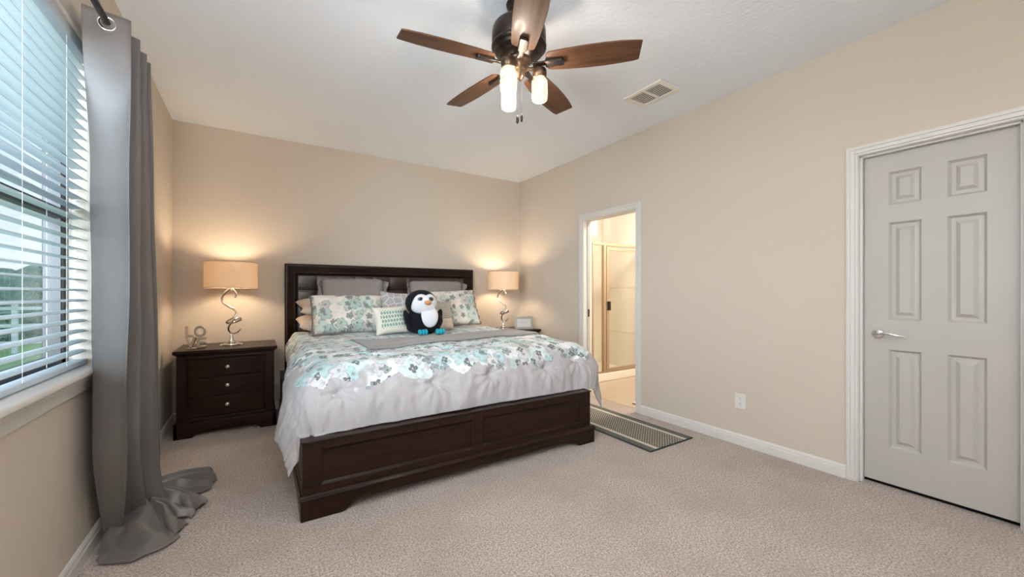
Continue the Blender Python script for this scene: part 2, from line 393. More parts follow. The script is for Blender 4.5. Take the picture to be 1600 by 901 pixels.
# ------------------------------------------------------------------ the room
T = .12
BX0, BX1 = 2.622, 3.363      # bathroom doorway along y
DX0, DX1 = 0.272, 0.906      # closet doorway along y
WY0, WY1, WZ0, WZ1 = 0.55, 2.60, 0.842, 2.262
struct('floor', box(BM(), XL - .15, XR + .085, YR - .1, YB + .1, -.1, 0), 'carpet')
struct('ceiling', box(BM(), XL - .15, XR + .005, YR - .1, YB + .1, H, H + .1), 'ceil')
struct('wall_back', box(BM(), XL - .15, XR + T, YB, YB + .12, 0, H), 'wall')
b = BM()
for y0, y1, z0, z1 in ((YR, DX0, 0, H), (DX0, DX1, 2.02, H), (DX1, BX0, 0, H), (BX0, BX1, 2.0, H), (BX1, YB, 0, H)): box(b, XR, XR + T, y0, y1, z0, z1)
struct('wall_right', b, 'wall')
b = BM()
for y0, y1, z0, z1 in ((YR, -1.45, 0, H), (-1.45, -.25, 0, .9), (-1.45, -.25, 2.2, H), (-.25, WY0, 0, H), (WY0, WY1, 0, WZ0), (WY0, WY1, WZ1, H), (WY1, YB, 0, H)): box(b, XL - .15, XL, y0, y1, z0, z1)  # left-wall opening behind the camera is added to let in more light
struct('wall_left', b, 'wall')
b = BM()
for x0, x1, z0, z1 in ((XL, .6, 0, H), (2.1, XR, 0, H), (.6, 2.1, 0, .8), (.6, 2.1, 2.2, H)): box(b, x0, x1, YR - .12, YR, z0, z1)  # opening in the unseen rear wall, made up to brighten the room
struct('wall_rear', b, 'wall')
def base_prof(): return ((0, 0), (.016, 0), (.016, .052), (.012, .060), (.012, .070), (.006, .080), (0, .083))
def baseboard(name, fn, s0, s1):
    b = BM(); prism(b, base_prof(), lambda a, z, k: fn(a, s1 if k else s0, z)); struct(name, b, 'white')
baseboard('baseboard_back', lambda a, s, z: (s, YB - a, z), XL, XR)
baseboard('baseboard_left', lambda a, s, z: (XL + a, s, z), YR, YB)
b = BM()
for s0, s1 in ((YR, .213), (.964, 2.572), (3.428, YB)):
    prism(b, base_prof(), lambda a, z, k: (XR - a, s1 if k else s0, z))
struct('baseboard_right', b, 'white')
def casing(name, y0, y1, zt, w, jd, lining=True):
    """moulded casing round a doorway in the right wall; inner edges y0..y1, head zt"""
    b = BM()
    for (o0, o1, t) in ((0, .22, .010), (.22, .62, .015), (.62, .86, .019), (.86, 1, .014)):
        a0, a1 = w * o0, w * o1
        box(b, XR - t, XR, y0 - a1, y0 - a0, 0, zt + a1); box(b, XR - t, XR, y1 + a0, y1 + a1, 0, zt + a1); box(b, XR - t, XR, y0 - a0, y1 + a0, zt + a0, zt + a1)
    box(b, XR - .001, XR + jd, y0 - .02, y0 + .003, 0, zt + .02); box(b, XR - .001, XR + jd, y1 - .003, y1 + .02, 0, zt + .02); box(b, XR - .001, XR + jd, y0, y1, zt - .003, zt + .02)
    struct(name, b, 'white', bevel=.002)
casing('trim_1', DX0, DX1, 2.022, .058, .12)
casing('trim_2', BX0, BX1, 2.0, .064, .125)
# door stop strips
b = BM(); box(b, XR + .022, XR + .050, DX1 - .014, DX1, 0, 2.022); box(b, XR + .022, XR + .050, DX0, DX0 + .014, 0, 2.022); box(b, XR + .022, XR + .050, DX0, DX1, 2.008, 2.022)
struct('trim_3', b, 'white', bevel=.003)

# six-panel closet door
DXF = XR + .055
droot = bpy.data.objects.new('door_1', None); COL.objects.link(droot); droot['kind'] = 'structure'; droot.location = (DXF, .591, 0); ROOT['door_1'] = Vector(droot.location)
b = BM()
ya, yb_, za, zb = .287, .892, .026, 2.010
cols = [(.395, .536), (.638, .778)]; rows = [(.244, .832), (1.010, 1.594), (1.700, 1.897)]
ys = sorted({ya, yb_, *[v for c in cols for v in c]}); zs = sorted({za, zb, *[v for r in rows for v in r]})
def quad(b, pts): b.faces.new([b.verts.new(p) for p in pts])
for i in range(len(ys) - 1):
    for j in range(len(zs) - 1):
        y0, y1, z0, z1 = ys[i], ys[i + 1], zs[j], zs[j + 1]
        if (y0, y1) in cols and (z0, z1) in rows:
            rings = []
            for ins, dep in ((0, 0), (.004, .005), (.012, .015), (.022, .015), (.030, .014), (.044, .004), (.047, .002)):
                rings.append([(DXF + dep, y0 + ins, z0 + ins), (DXF + dep, y1 - ins, z0 + ins), (DXF + dep, y1 - ins, z1 - ins), (DXF + dep, y0 + ins, z1 - ins)])
            for A, B in zip(rings, rings[1:]):
                for k in range(4): quad(b, (A[k], A[(k + 1) % 4], B[(k + 1) % 4], B[k]))
            quad(b, rings[-1])
        else:
            quad(b, ((DXF, y0, z0), (DXF, y1, z0), (DXF, y1, z1), (DXF, y0, z1)))
for p in (((DXF, ya, za), (DXF, ya, zb)), ((DXF, yb_, za), (DXF, yb_, zb))):
    quad(b, (p[0], p[1], (DXF + .035, p[1][1], zb), (DXF + .035, p[0][1], za)))
for z in (za, zb): quad(b, ((DXF, ya, z), (DXF, yb_, z), (DXF + .035, yb_, z), (DXF + .035, ya, z)))
quad(b, ((DXF + .035, ya, za), (DXF + .035, yb_, za), (DXF + .035, yb_, zb), (DXF + .035, ya, zb)))
bmesh.ops.remove_doubles(b, verts=b.verts, dist=1e-5)
slab = obj('door_panel', b, 'door', droot)
b = BM(); lathe(b, [(0, -.014), (.020, -.013), (.028, -.009), (.031, -.003), (.031, .001)], (DXF, .826, .923), 32, 0)
dl = obj('door_handle', b, 'chrome', slab, smooth=True, label='polished chrome lever handle on round rose')
b = BM()
tube(b, [(DXF - .012, .826, .923), (DXF - .040, .826, .923)], .010, 14)
tube(b, spline([(DXF - .044, .836, .921), (DXF - .046, .815, .926), (DXF - .046, .785, .930), (DXF - .044, .750, .924), (DXF - .040, .715, .917), (DXF - .036, .698, .914)], 6), [.0105] * 8 + [.009] * 10 + [.007] * 9 + [.0055] * 4, 12, .75)
obj('lever', b, 'chrome', slab, smooth=True)
b = BM(); box(b, XR + T, XR + T + .02, DX0 - .1, DX1 + .1, -.1, 2.15); box(b, XR + .085, XR + T, DX0 - .1, DX1 + .1, -.1, 0)
struct('wall_closet', b, 'dark')

# ------------------------------------------------------------------ window with blind
wroot = bpy.data.objects.new('window_1', None); COL.objects.link(wroot); wroot['kind'] = 'structure'; ROOT['window_1'] = Vector((0, 0, 0))
b = BM(); XG = XL - .115
for y0, y1, z0, z1, d in ((WY0, WY1, WZ0, WZ0 + .05, .03), (WY0, WY1, WZ1 - .045, WZ1, .03), (WY0, WY0 + .045, WZ0, WZ1, .03), (WY1 - .045, WY1, WZ0, WZ1, .03), (WY0, WY1, 1.500, 1.545, .036), ((WY0 + WY1) / 2 - .03, (WY0 + WY1) / 2 + .03, WZ0, WZ1, .03)):
    box(b, XG - d, XG + d, y0, y1, z0, z1)
obj('window_frame', b, 'wframe', wroot, bevel=.004)
obj('window_glass', box(BM(), XG - .003, XG + .003, WY0 + .04, WY1 - .04, WZ0 + .04, WZ1 - .04), 'glass', wroot)
b = BM()   # stool and moulded apron
prism(b, ((XL - .085, .818), (XL + .040, .818), (XL + .046, .824), (XL + .046, .838), (XL + .040, .846), (XL - .085, .846)), lambda a, z, k: (a, 2.66 if k else .5, z))
prism(b, ((XL, .745), (XL + .010, .745), (XL + .014, .752), (XL + .014, .775), (XL + .022, .790), (XL + .026, .805), (XL + .030, .818), (XL, .818)), lambda a, z, k: (a, 2.63 if k else .5, z))
obj('window_sill', b, 'white', wroot, bevel=.002)
b = BM(); box(b, XL - .004, XL + .010, WY0 - .01, WY1 + .01, WZ1 + .004, WZ1 + .014); box(b, XL - .004, XL + .006, WY0 - .01, WY1 + .01, WZ1 + .016, WZ1 + .024)
obj('window_head_trim', b, 'white', wroot)
XB = XL - .036; pitch = .0455
bl = thing('window_blind', 'white horizontal slat blind with slats open, in the left window', 'blind', (XB, 1.58, .85))
b = BM()
nsl = 29
for k in range(nsl):
    z = .898 + .018 + k * pitch
    pts = [(-.0255, -.004), (-.012, .0005), (0, .0018), (.012, .0005), (.0255, -.004), (.0255, -.0068), (.012, -.0024), (0, -.0012), (-.012, -.0024), (-.0255, -.0068)]
    prism(b, pts, lambda a, c_, kk: (XB + a * .995, 2.585 if kk else .575, z + c_ - a * .07))
obj('slats', b, 'slat', bl, label='white curved slats in rows')
obj('bottom_rail', box(BM(), XB - .026, XB + .026, .575, 2.585, .852, .872), 'slat', bl, bevel=.004)
b = BM(); box(b, XB - .028, XB + .028, .56, 2.592, 2.222, 2.258); box(b, XB + .030, XB + .037, .558, 2.594, 2.214, 2.262)
obj('valance', b, 'slat', bl, bevel=.003)
b = BM()
for y in (.75, 1.36, 1.972, 2.335, 2.565):
    for dx in (-.0275, .0275): box(b, XB + dx - .0006, XB + dx + .0006, y - .0007, y + .0007, .872, 2.23)
obj('ladder_cords', b, 'cord', bl)

# beyond the glass
struct('ground', box(BM(), -40, XL - .16, -6, 60, -.35, -.15), 'grass')
b = BM()
for i in range(26):
    x = -11 + i * .42 + random.uniform(-.1, .1); y = 17 + random.uniform(-.5, .8); hh = 2.1 + random.uniform(-.5, .5)
    ball(b, (x, y, hh * .45 - .2), (.75, .8, hh * .62), 14, 10)
for v in b.verts: v.co += Vector((nz(*(v.co * 2.3)), nz(*(v.co * 2.3 + Vector((9, 0, 0)))), nz(*(v.co * 2.3 + Vector((0, 9, 0)))))) * .35
tag(obj('hedge', b, 'hedge', smooth=True), 'pale green hedge across the lawn, seen through the window blind', 'hedge')
fr = thing('rail_fence', 'white rail fence standing in front of the hedge outside the window', 'fence', (-4.2, 13.2, -.15))
for x in [-7.6 + 1.05 * i for i in range(6)]: obj('fence_post', box(BM(), x - .04, x + .04, 13.16, 13.24, -.15, .95), 'fencewhite', fr)
b = BM()
for z in (.05, .42, .80): box(b, -7.9, -2.1, 13.185, 13.215, z, z + .07)
obj('fence_rail', b, 'fencewhite', fr)
tag(obj('porch_column', box(BM(), -2.71, -2.55, 9.0, 9.16, -.15, 3.2), 'stucco', bevel=.01), 'grey porch column outside, just beyond the window glass', 'column')

# ------------------------------------------------------------------ bathroom beyond the doorway
bx0, bx1, by0, by1 = XR + T, 4.75, 1.2, YB
struct('floor_bathroom', box(BM(), XR + .085, bx1 + .1, by0, YB + .1, -.1, .002), 'tile')
struct('ceiling_bathroom', box(BM(), XR + .005, bx1 + .1, by0, YB + .1, H, H + .1), 'ceil')
b = BM(); box(b, bx1, bx1 + .1, by0, YB, 0, H); box(b, bx0, bx1, by0 - .1, by0, 0, H)
struct('wall_bathroom', b, 'acrylic')
YS = 3.780
b = BM()     # back wall with the narrow window
for x0, x1, z0, z1 in ((bx0, 4.53, 0, H), (4.53, 4.66, 0, 2.10), (4.53, 4.66, 2.55, H), (4.66, bx1, 0, H)): box(b, x0, x1, YB - .012, YB, z0, z1)
struct('wall_shower', b, 'acrylic')
g = G('bright frosted pane'); g.b.inputs['Emission Color'].default_value = (1, .97, .90, 1); g.b.inputs['Emission Strength'].default_value = 1.6; M['pane'] = g.m
struct('window_2', box(BM(), 4.53, 4.66, YB - .004, YB - .001, 2.10, 2.55), 'pane')
box_l = BM(); box(box_l, 3.55, 3.675, YS, YB - .012, 0, H)
struct('wall_shower_side', box_l, 'acrylic')
sh = thing('shower_enclosure', 'white shower stall with champagne framed glass door, seen through the doorway', 'shower', (4.2, YS, 0))
b = BM(); box(b, 3.676, bx1 - .002, YS - .03, YS + .06, .002, .105); box(b, 3.676, bx1 - .002, YS + .06, YB - .014, .002, .05)
obj('shower_pan', b, 'acrylic', sh, bevel=.008)
b = BM(); box(b, bx1 - .012, bx1 - .001, YS + .05, YB - .014, .05, 1.93); box(b, 3.677, 3.69, YS + .05, YB - .014, .05, 1.93); box(b, 3.69, bx1 - .012, YB - .026, YB - .0135, .05, 1.93)
obj('wall_surround', b, 'acrylic', sh, bevel=.003)
M['seam'] = plain('surround seam', C(206, 196, 180), .4)
for z in (.57, 1.25): obj('surround_joint', box(BM(), bx1 - .0155, bx1 - .012, YS + .06, YB - .03, z, z + .006), 'seam', sh)
for z in (.40, .985, 1.56):
    b = BM(); prism(b, ((3.98, YB - .027), (4.46, YB - .027), (4.44, YB - .10), (4.37, YB - .13), (4.07, YB - .13), (4.00, YB - .10)), lambda x, y, k: (x, y, z + (.028 if k else -.012)))
    obj('shelf', b, 'acrylic', sh, bevel=.006)
b = BM()
box(b, 3.677, bx1 - .013, YS - .012, YS + .030, 1.805, 1.842); box(b, 3.677, bx1 - .013, YS - .012, YS + .030, .106, .128)
box(b, 3.677, 3.700, YS - .01, YS + .028, .128, 1.805); box(b, 3.880, 3.925, YS - .014, YS + .028, .128, 1.805); box(b, bx1 - .035, bx1 - .013, YS - .01, YS + .028, .128, 1.805)
obj('enclosure_frame', b, 'champagne', sh, bevel=.003)
b = BM(); box(b, 3.934, 3.978, YS - .016, YS + .004, .135, 1.795); box(b, 4.66, 4.70, YS - .016, YS + .004, .135, 1.795); box(b, 3.978, 4.66, YS - .016, YS + .004, 1.745, 1.775); box(b, 3.978, 4.66, YS - .016, YS + .004, .135, .165)
sd = obj('glass_door', b, 'champagne', sh, bevel=.003, label='hinged glass door in champagne metal frame')
obj('door_glass', box(BM(), 3.978, 4.66, YS - .008, YS - .004, .165, 1.745), 'shower_glass', sd)
obj('door_pull', box(BM(), 3.945, 3.985, YS - .04, YS - .016, .94, 1.06), 'bronze', sd, bevel=.004, label='dark pull handle')
obj('fixed_glass', box(BM(), 3.700, 3.880, YS + .006, YS + .010, .128, 1.805), 'shower_glass', sh)
# pocket door edge showing in the left jamb
dp = bpy.data.objects.new('door_2', None); COL.objects.link(dp); dp['kind'] = 'structure'; ROOT['door_2'] = Vector((0, 0, 0))
pd = obj('pocket_door_panel', box(BM(), XR + .045, XR + .082, BX1 - .012, BX1 + .012, .015, 1.99), 'door', dp, bevel=.002)
obj('pocket_door_latch', box(BM(), XR + .052, XR + .075, BX1 - .0145, BX1 - .011, .90, .985), 'bronze', pd)
b = BM(); box(b, 3.335, 3.62, 2.44, 2.83, .004, .020)
bs = thing('bath_mat', 'small pale mat edge on the tile just inside the bathroom doorway', 'mat', (3.48, 2.64, .003))
obj('mat_pad', b, 'cream', bs, bevel=.006); obj('mat_base', box(BM(), 3.333, 3.622, 2.438, 2.832, .002, .007), 'dark', bs)
bl2 = bpy.data.lights.new('bathroom_light', 'AREA'); bl2.shape = 'DISK'; bl2.size = .5; bl2.energy = P_BATH; bl2.color = (1, .90, .76)
o = bpy.data.objects.new('bathroom_light', bl2); COL.objects.link(o); o.location = (4.1, 2.6, H - .02)
bl3 = bpy.data.lights.new('vanity_light', 'POINT'); bl3.shadow_soft_size = .06; bl3.energy = 11; bl3.color = (1, .90, .76)
o = bpy.data.objects.new('vanity_light', bl3); COL.objects.link(o); o.location = (4.35, 3.35, 2.25)

# ------------------------------------------------------------------ ceiling fan
FX, FY, FZ, FR, FP = 1.196, 1.787, 2.410, .632, .474
fan = thing('ceiling_fan', 'dark bronze five blade ceiling fan with three lit glass jar lights', 'ceiling fan', (FX, FY, H))
fc = (FX, FY, 0)
obj('canopy', lathe(BM(), [(.0, 2.739), (.066, 2.739), (.070, 2.730), (.066, 2.716), (.062, 2.714), (.060, 2.700), (.050, 2.682), (.034, 2.668), (.022, 2.664)], fc, 40), 'bronze', fan, smooth=True)
obj('downrod', lathe(BM(), [(.0, 2.70), (.016, 2.70), (.016, 2.662), (.032, 2.655), (.034, 2.640), (0, 2.640)], fc, 24), 'bronze', fan, smooth=True)
obj('motor_housing', lathe(BM(), [(.0, 2.645), (.050, 2.645), (.060, 2.640), (.115, 2.626), (.138, 2.606), (.146, 2.585), (.147, 2.520), (.142, 2.514), (.142, 2.508), (.149, 2.504), (.149, 2.496), (.140, 2.486), (.131, 2.482), (.131, 2.474), (.125, 2.468), (.108, 2.462), (.106, 2.452), (.085, 2.442), (.070, 2.432), (.0, 2.432)], fc, 48), 'bronze', fan, smooth=True)
obj('switch_cup', lathe(BM(), [(.0, 2.436), (.066, 2.436), (.068, 2.428), (.060, 2.414), (.047, 2.408), (.046, 2.382), (.040, 2.372), (.034, 2.366), (.032, 2.345), (.024, 2.338), (.020, 2.330), (.010, 2.322), (0, 2.320)], fc, 32), 'bronze_light', fan, smooth=True)
blade_me = None
for k in range(5):
    a = FP + k * 2 * pi / 5
    if blade_me is None:
        b = BM()
        outl = [(.150, -.040), (.156, -.054), (.170, -.061), (.25, -.069), (.36, -.075), (.45, -.076), (.54, -.072), (.610, -.064), (FR + .004, -.059)]
        outl2 = [(FR - .004, .059), (.600, .066), (.54, .071), (.45, .076), (.36, .075), (.25, .069), (.170, .061), (.156, .054), (.150, .040)]
        prism(b, outl + outl2, lambda x, y, q: (x, y, .004 if q else -.004))
        bl_ = obj('blade', b, 'blade', fan, local=True, bevel=.0025)
        b = BM()
        prism(b, ((.075, -.020), (.120, -.013), (.150, -.016), (.150, .016), (.120, .013), (.075, .020)), lambda x, y, q: (x, y, -.006 if q else -.016))
        prism(b, ((.145, -.026), (.235, -.024), (.242, -.016), (.242, .016), (.235, .024), (.145, .026)), lambda x, y, q: (x, y * (1 if q else .86), -.004 if q else -.022))
        br_ = obj('blade_bracket', b, 'bronze', bl_, local=True, bevel=.004)
        b = BM(); prism(b, ((.205, -.017), (.243, -.016), (.243, .016), (.205, .017)), lambda x, y, q: (x, y, -.0225 if q else -.018)); obj('bracket_slot', b, 'black_metal', bl_, local=True)
        blade_me = bl_; cur = bl_
    else:
        cur = blade_me.copy(); COL.objects.link(cur); cur.parent = fan
        for ch in list(blade_me.children):
            c2 = ch.copy(); COL.objects.link(c2); c2.parent = cur
    cur.location = (0, 0, FZ - H); cur.rotation_mode = 'XYZ'
    cur.rotation_euler = (Matrix.Rotation(a, 3, 'Z') @ Matrix.Rotation(radians(-12), 3, 'X')).to_euler()
for ja in (-32.8, 87.2, 207.2):
    a = radians(ja); jx, jy = FX + .112 * cos(a), FY + .112 * sin(a)
    b = BM(); tube(b, spline([(FX + .035 * cos(a), FY + .035 * sin(a), 2.392), (FX + .06 * cos(a), FY + .06 * sin(a), 2.384), (FX + .09 * cos(a), FY + .09 * sin(a), 2.386), (jx, jy, 2.380)], 5), .010, 10)
    lathe(b, [(0, 2.392), (.014, 2.390), (.034, 2.384), (.038, 2.376), (.038, 2.346), (.034, 2.342), (.034, 2.336), (0, 2.336)], (jx, jy, 0), 28)
    so = obj('lamp_socket', b, 'bronze_light', fan, smooth=True)
    b = BM(); lathe(b, [(.030, 2.345), (.031, 2.334), (.036, 2.328), (.0425, 2.318), (.0435, 2.306), (.0435, 2.228), (.041, 2.216), (.036, 2.211), (0, 2.210)], (jx, jy, 0), 32)
    b.faces.ensure_lookup_table()
    obj('jar_shade', b, 'jar', so, smooth=True, label='clear glass canning jar shade, lit')
    obj('bulb', lathe(BM(), [(0, 2.340), (.008, 2.335), (.009, 2.318), (.014, 2.300), (.0165, 2.280), (.013, 2.262), (.006, 2.252), (0, 2.250)], (jx, jy, 0), 20), 'bulb', so, smooth=True)
    l = bpy.data.lights.new('fan_bulb_light', 'POINT'); l.energy = P_FAN; l.color = (1, .91, .80); l.shadow_soft_size = .028
    o = bpy.data.objects.new('fan_bulb_light', l); COL.objects.link(o); o.location = (jx, jy, 2.275)
rv = Vector((cos(YAW), -sin(YAW), 0))
for off, zb_ in ((-.008, 2.118), (.014, 2.126)):
    p = Vector((FX, FY, 0)) + rv * off + Vector((sin(YAW), cos(YAW), 0)) * -.03
    ch = obj('pull_chain', tube(BM(), [(p.x, p.y, 2.37), (p.x, p.y, zb_)], .0014, 6), 'nickel', fan)
    obj('chain_fob', lathe(BM(), [(0, zb_ + .006), (.005, zb_), (.0075, zb_ - .014), (.0075, zb_ - .030), (.004, zb_ - .040), (0, zb_ - .041)], (p.x, p.y, 0), 16), 'bronze', ch, smooth=True)

# ceiling vent
vt = thing('ceiling_vent', 'white louvered air vent in the ceiling', 'vent', (2.61, 2.03, H))
vx0, vx1, vy0, vy1 = 2.485, 2.735, 1.850, 2.205
b = BM(); zf = H - .012
ix0, ix1, iy0, iy1 = vx0 + .038, vx1 - .038, vy0 + .042, vy1 - .042; ym = (iy0 + iy1) / 2
for a in ((vx0, ix0, vy0, vy1), (ix1, vx1, vy0, vy1), (ix0, ix1, vy0, iy0), (ix0, ix1, iy1, vy1), (ix0, ix1, ym - .010, ym + .010)): box(b, *a, zf, H - .0005)
obj('vent_frame', b, 'acrylic', vt, bevel=.003)
obj('vent_duct', box(BM(), ix0, ix1, iy0, iy1, H - .002, H - .0008), 'dark', vt)
b = BM(); n = 8
for k in range(n):
    x = ix0 + (k + .5) * (ix1 - ix0) / n
    for y0, y1 in ((iy0, ym - .01), (ym + .01, iy1)):
        prism(b, ((x + .0070, H - .0105), (x + .0070, H - .0095), (x - .0050, H - .0110), (x - .0050, H - .0120)), lambda a, z, k2: (a, y1 if k2 else y0, z))
obj('louvers', b, 'acrylic', vt)

# wall outlets
def outlet(label, loc, rotz):
    t = thing('electrical_outlet', label, 'outlet', loc, rotz, 'wall outlets')
    pl = obj('cover_plate', box(BM(), -.040, .040, -.006, 0, -.058, .058), 'plastic', t, local=True, bevel=.003)
    for dz in (.021, -.021):
        b = BM(); pts = [(.0165 * cos(x * pi / 8) , .0145 * max(-.85, min(.85, sin(x * pi / 8) * 1.05))) for x in range(16)]
        prism(b, pts, lambda a, z, k: (a, -.0085 if k else -.005, z + dz)); rc = obj('receptacle', b, 'plastic', t, local=True)
        b = BM(); box(b, -.007, -.005, -.0092, -.008, dz + .001, dz + .009); box(b, .005, .007, -.0092, -.008, dz + .001, dz + .009)
        lathe(b, [(0, -.0092), (.0026, -.0092), (.0026, -.008)], (0, 0, dz - .007), 10, 1)
        obj('socket_slots', b, 'slot', rc, local=True)
outlet('white duplex outlet low on the right wall, between the doorways', (XR - .0005, 1.617, .338), radians(-90))
outlet('white duplex outlet on the back wall between nightstand and bed', (.156, YB - .0005, .305), 0)

# ------------------------------------------------------------------ curtain and rod
XROD, ZROD = -.5325, 2.315
rod = thing('curtain_rod', 'dark curtain rod over the left window', 'curtain rod', (XROD, 1.7, ZROD))
obj('rod_tube', tube(BM(), [(XROD, .35, ZROD), (XROD, 2.90, ZROD)], .0125, 16), 'rod', rod, smooth=True)
for y, nm in ((2.90, 1), (.35, -1)): obj('finial', lathe(BM(), [(0, 0), (.016, 0), (.018, .012 * nm), (.022, .03 * nm), (.016, .05 * nm), (0, .056 * nm)], (XROD, y, ZROD), 16, 1), 'rod', rod, smooth=True)
for y in (2.865, .50):
    b = BM(); box(b, XL, XL + .008, y - .012, y + .012, ZROD - .035, ZROD + .035); box(b, XL, XROD, y - .006, y + .006, ZROD - .022, ZROD - .013); box(b, XROD - .014, XROD + .014, y - .006, y + .006, ZROD - .022, ZROD - .012)
    obj('rod_bracket', b, 'rod', rod, bevel=.002)
ZT = 2.358
cu = thing('curtain', 'grey grommet curtain gathered beside the left window, puddling on the carpet', 'curtain', (-.53, 2.55, 0))
Kt = [(-.604, 2.322), (-.460, 2.357), (-.600, 2.440), (-.460, 2.516), (-.600, 2.580), (-.460, 2.645), (-.600, 2.695), (-.460, 2.735), (-.602, 2.790)]
Km = [(-.602, 2.430), (-.462, 2.335), (-.590, 2.455), (-.460, 2.522), (-.590, 2.605), (-.458, 2.690), (-.590, 2.740), (-.455, 2.790), (-.602, 2.860)]
Kl = [(-.600, 2.440), (-.466, 2.318), (-.580, 2.490), (-.462, 2.535), (-.575, 2.640), (-.448, 2.800), (-.570, 2.850), (-.448, 2.880), (-.600, 2.940)]
Kb = [(-.600, 2.600), (-.545, 2.655), (-.572, 2.700), (-.470, 2.735), (-.535, 2.780), (-.405, 2.755), (-.500, 2.860), (-.450, 2.900), (-.600, 2.950)]
KEYS = [(ZT, Kt), (1.65, Km), (.50, Kl), (.02, Kb)]
def keyat(z):
    for (za, A), (zb_, B) in zip(KEYS, KEYS[1:]):
        if z >= zb_ or zb_ == .02:
            m = max(0.0, min(1.0, (za - z) / (za - zb_)))
            m = m ** 1.7 if zb_ == .02 else m * m * (3 - 2 * m)
            return [(p[0] + (q[0] - p[0]) * m, p[1] + (q[1] - p[1]) * m) for p, q in zip(A, B)]
def fold_pt(s, z):
    K = keyat(z); n = len(K) - 1; q = min(s * n, n - 1e-6); i = int(q); t = q - i
    # rounded zigzag
    tt = t - .10 * sin(2 * pi * t)
    x = K[i][0] + (K[i + 1][0] - K[i][0]) * tt; ysh = t
    y = K[i][1] + (K[i + 1][1] - K[i][1]) * ysh
    return x, y
def cur(u, v):
    z = ZT - v * (ZT - .035); x, y = fold_pt(u, z)
    amp = .004 + .006 * v
    x += amp * nz(u * 9, z * 2.2, 3); y += amp * nz(u * 9, z * 2.2, 8)
    return (x, y, z)
b = BM(); grid(b, 241, 120, cur)
# puddled hem: three folded lobes spreading over the carpet
def lobe(b, base0, base1, tip0, tip1, h0, h1, nf, ph, bulge=.0, seed=0):
    B0, B1, T0, T1 = Vector(base0), Vector(base1), Vector(tip0), Vector(tip1)
    def fn(u, v):
        a = B0.lerp(B1, u); t = T0.lerp(T1, u); p = a.lerp(t, v); p.y -= bulge * sin(pi * u) * v * v
        hgt = h0 * (1 - v) ** 1.6 + h1 * v
        rip = (.5 + .5 * sin(u * nf * 2 * pi + ph + v * 1.2 + nz(u * 3, v * 3, seed) * 1.5)) * (.042 * sin(pi * min(1, v * .9 + .1)) + .008)
        edge = min(1.0, min(u, 1 - u) * 7)
        z = .006 + (hgt + rip) * (0.15 + .85 * edge) * (1 if v < .9 else 1 - (v - .9) * 5)
        p = p + Vector((nz(u * 4 + 5, v * 4, seed), nz(u * 4, v * 4 + 7, seed), 0)) * .018 * v
        return (p.x, p.y, max(.005, z))
    grid(b, 60, 50, fn)
lobe(b, (-.612, 2.640, .1), (-.455, 2.765, .1), (-.590, 2.435, 0), (-.305, 2.450, 0), .085, .012, 1.5, 1.0, .115, seed=1)
lobe(b, (-.500, 2.70, .1), (-.42, 2.80, .1), (-.345, 2.44, 0), (-.290, 2.57, 0), .075, .02, 1.4, 2.4, .02, seed=2)
lobe(b, (-.46, 2.70, .1), (-.43, 2.92, .1), (-.285, 2.62, 0), (-.228, 2.775, 0), .10, .035, 2.2, .2, seed=3)
lobe(b, (-.46, 2.78, .1), (-.47, 2.98, .1), (-.225, 2.95, 0), (-.215, 3.07, 0), .10, .02, 1.8, 1.2, seed=4)
lobe(b, (-.45, 2.86, .1), (-.53, 3.02, .1), (-.205, 3.06, 0), (-.245, 3.22, 0), .09, .055, 2.4, 4.0, seed=5)
obj('fabric', b, 'curtain', cu, smooth=True, solid=.0022)
K = keyat(ZROD)
for i in range(8):
    (x0, y0), (x1, y1) = K[i], K[i + 1]
    t = (XROD - x0) / (x1 - x0); y = y0 + (y1 - y0) * t
    d = Vector((x1 - x0, y1 - y0, 0)).normalized(); nrm = Vector((-d.y, d.x, 0)); c = Vector((XROD, y, ZROD - .004))
    b = BM(); R, r = .027, .0050; seg = 28
    rings = [[b.verts.new(c + (d * cos(2 * pi * k / seg) + Vector((0, 0, 1)) * sin(2 * pi * k / seg)) * (R + r * 1.3 * cos(2 * pi * q / 8)) + nrm * r * sin(2 * pi * q / 8)) for q in range(8)] for k in range(seg)]
    for k in range(seg):
        for q in range(8): b.faces.new((rings[k][q], rings[(k + 1) % seg][q], rings[(k + 1) % seg][(q + 1) % 8], rings[k][(q + 1) % 8]))
    gr = obj('grommet', b, 'chrome', cu, smooth=True)

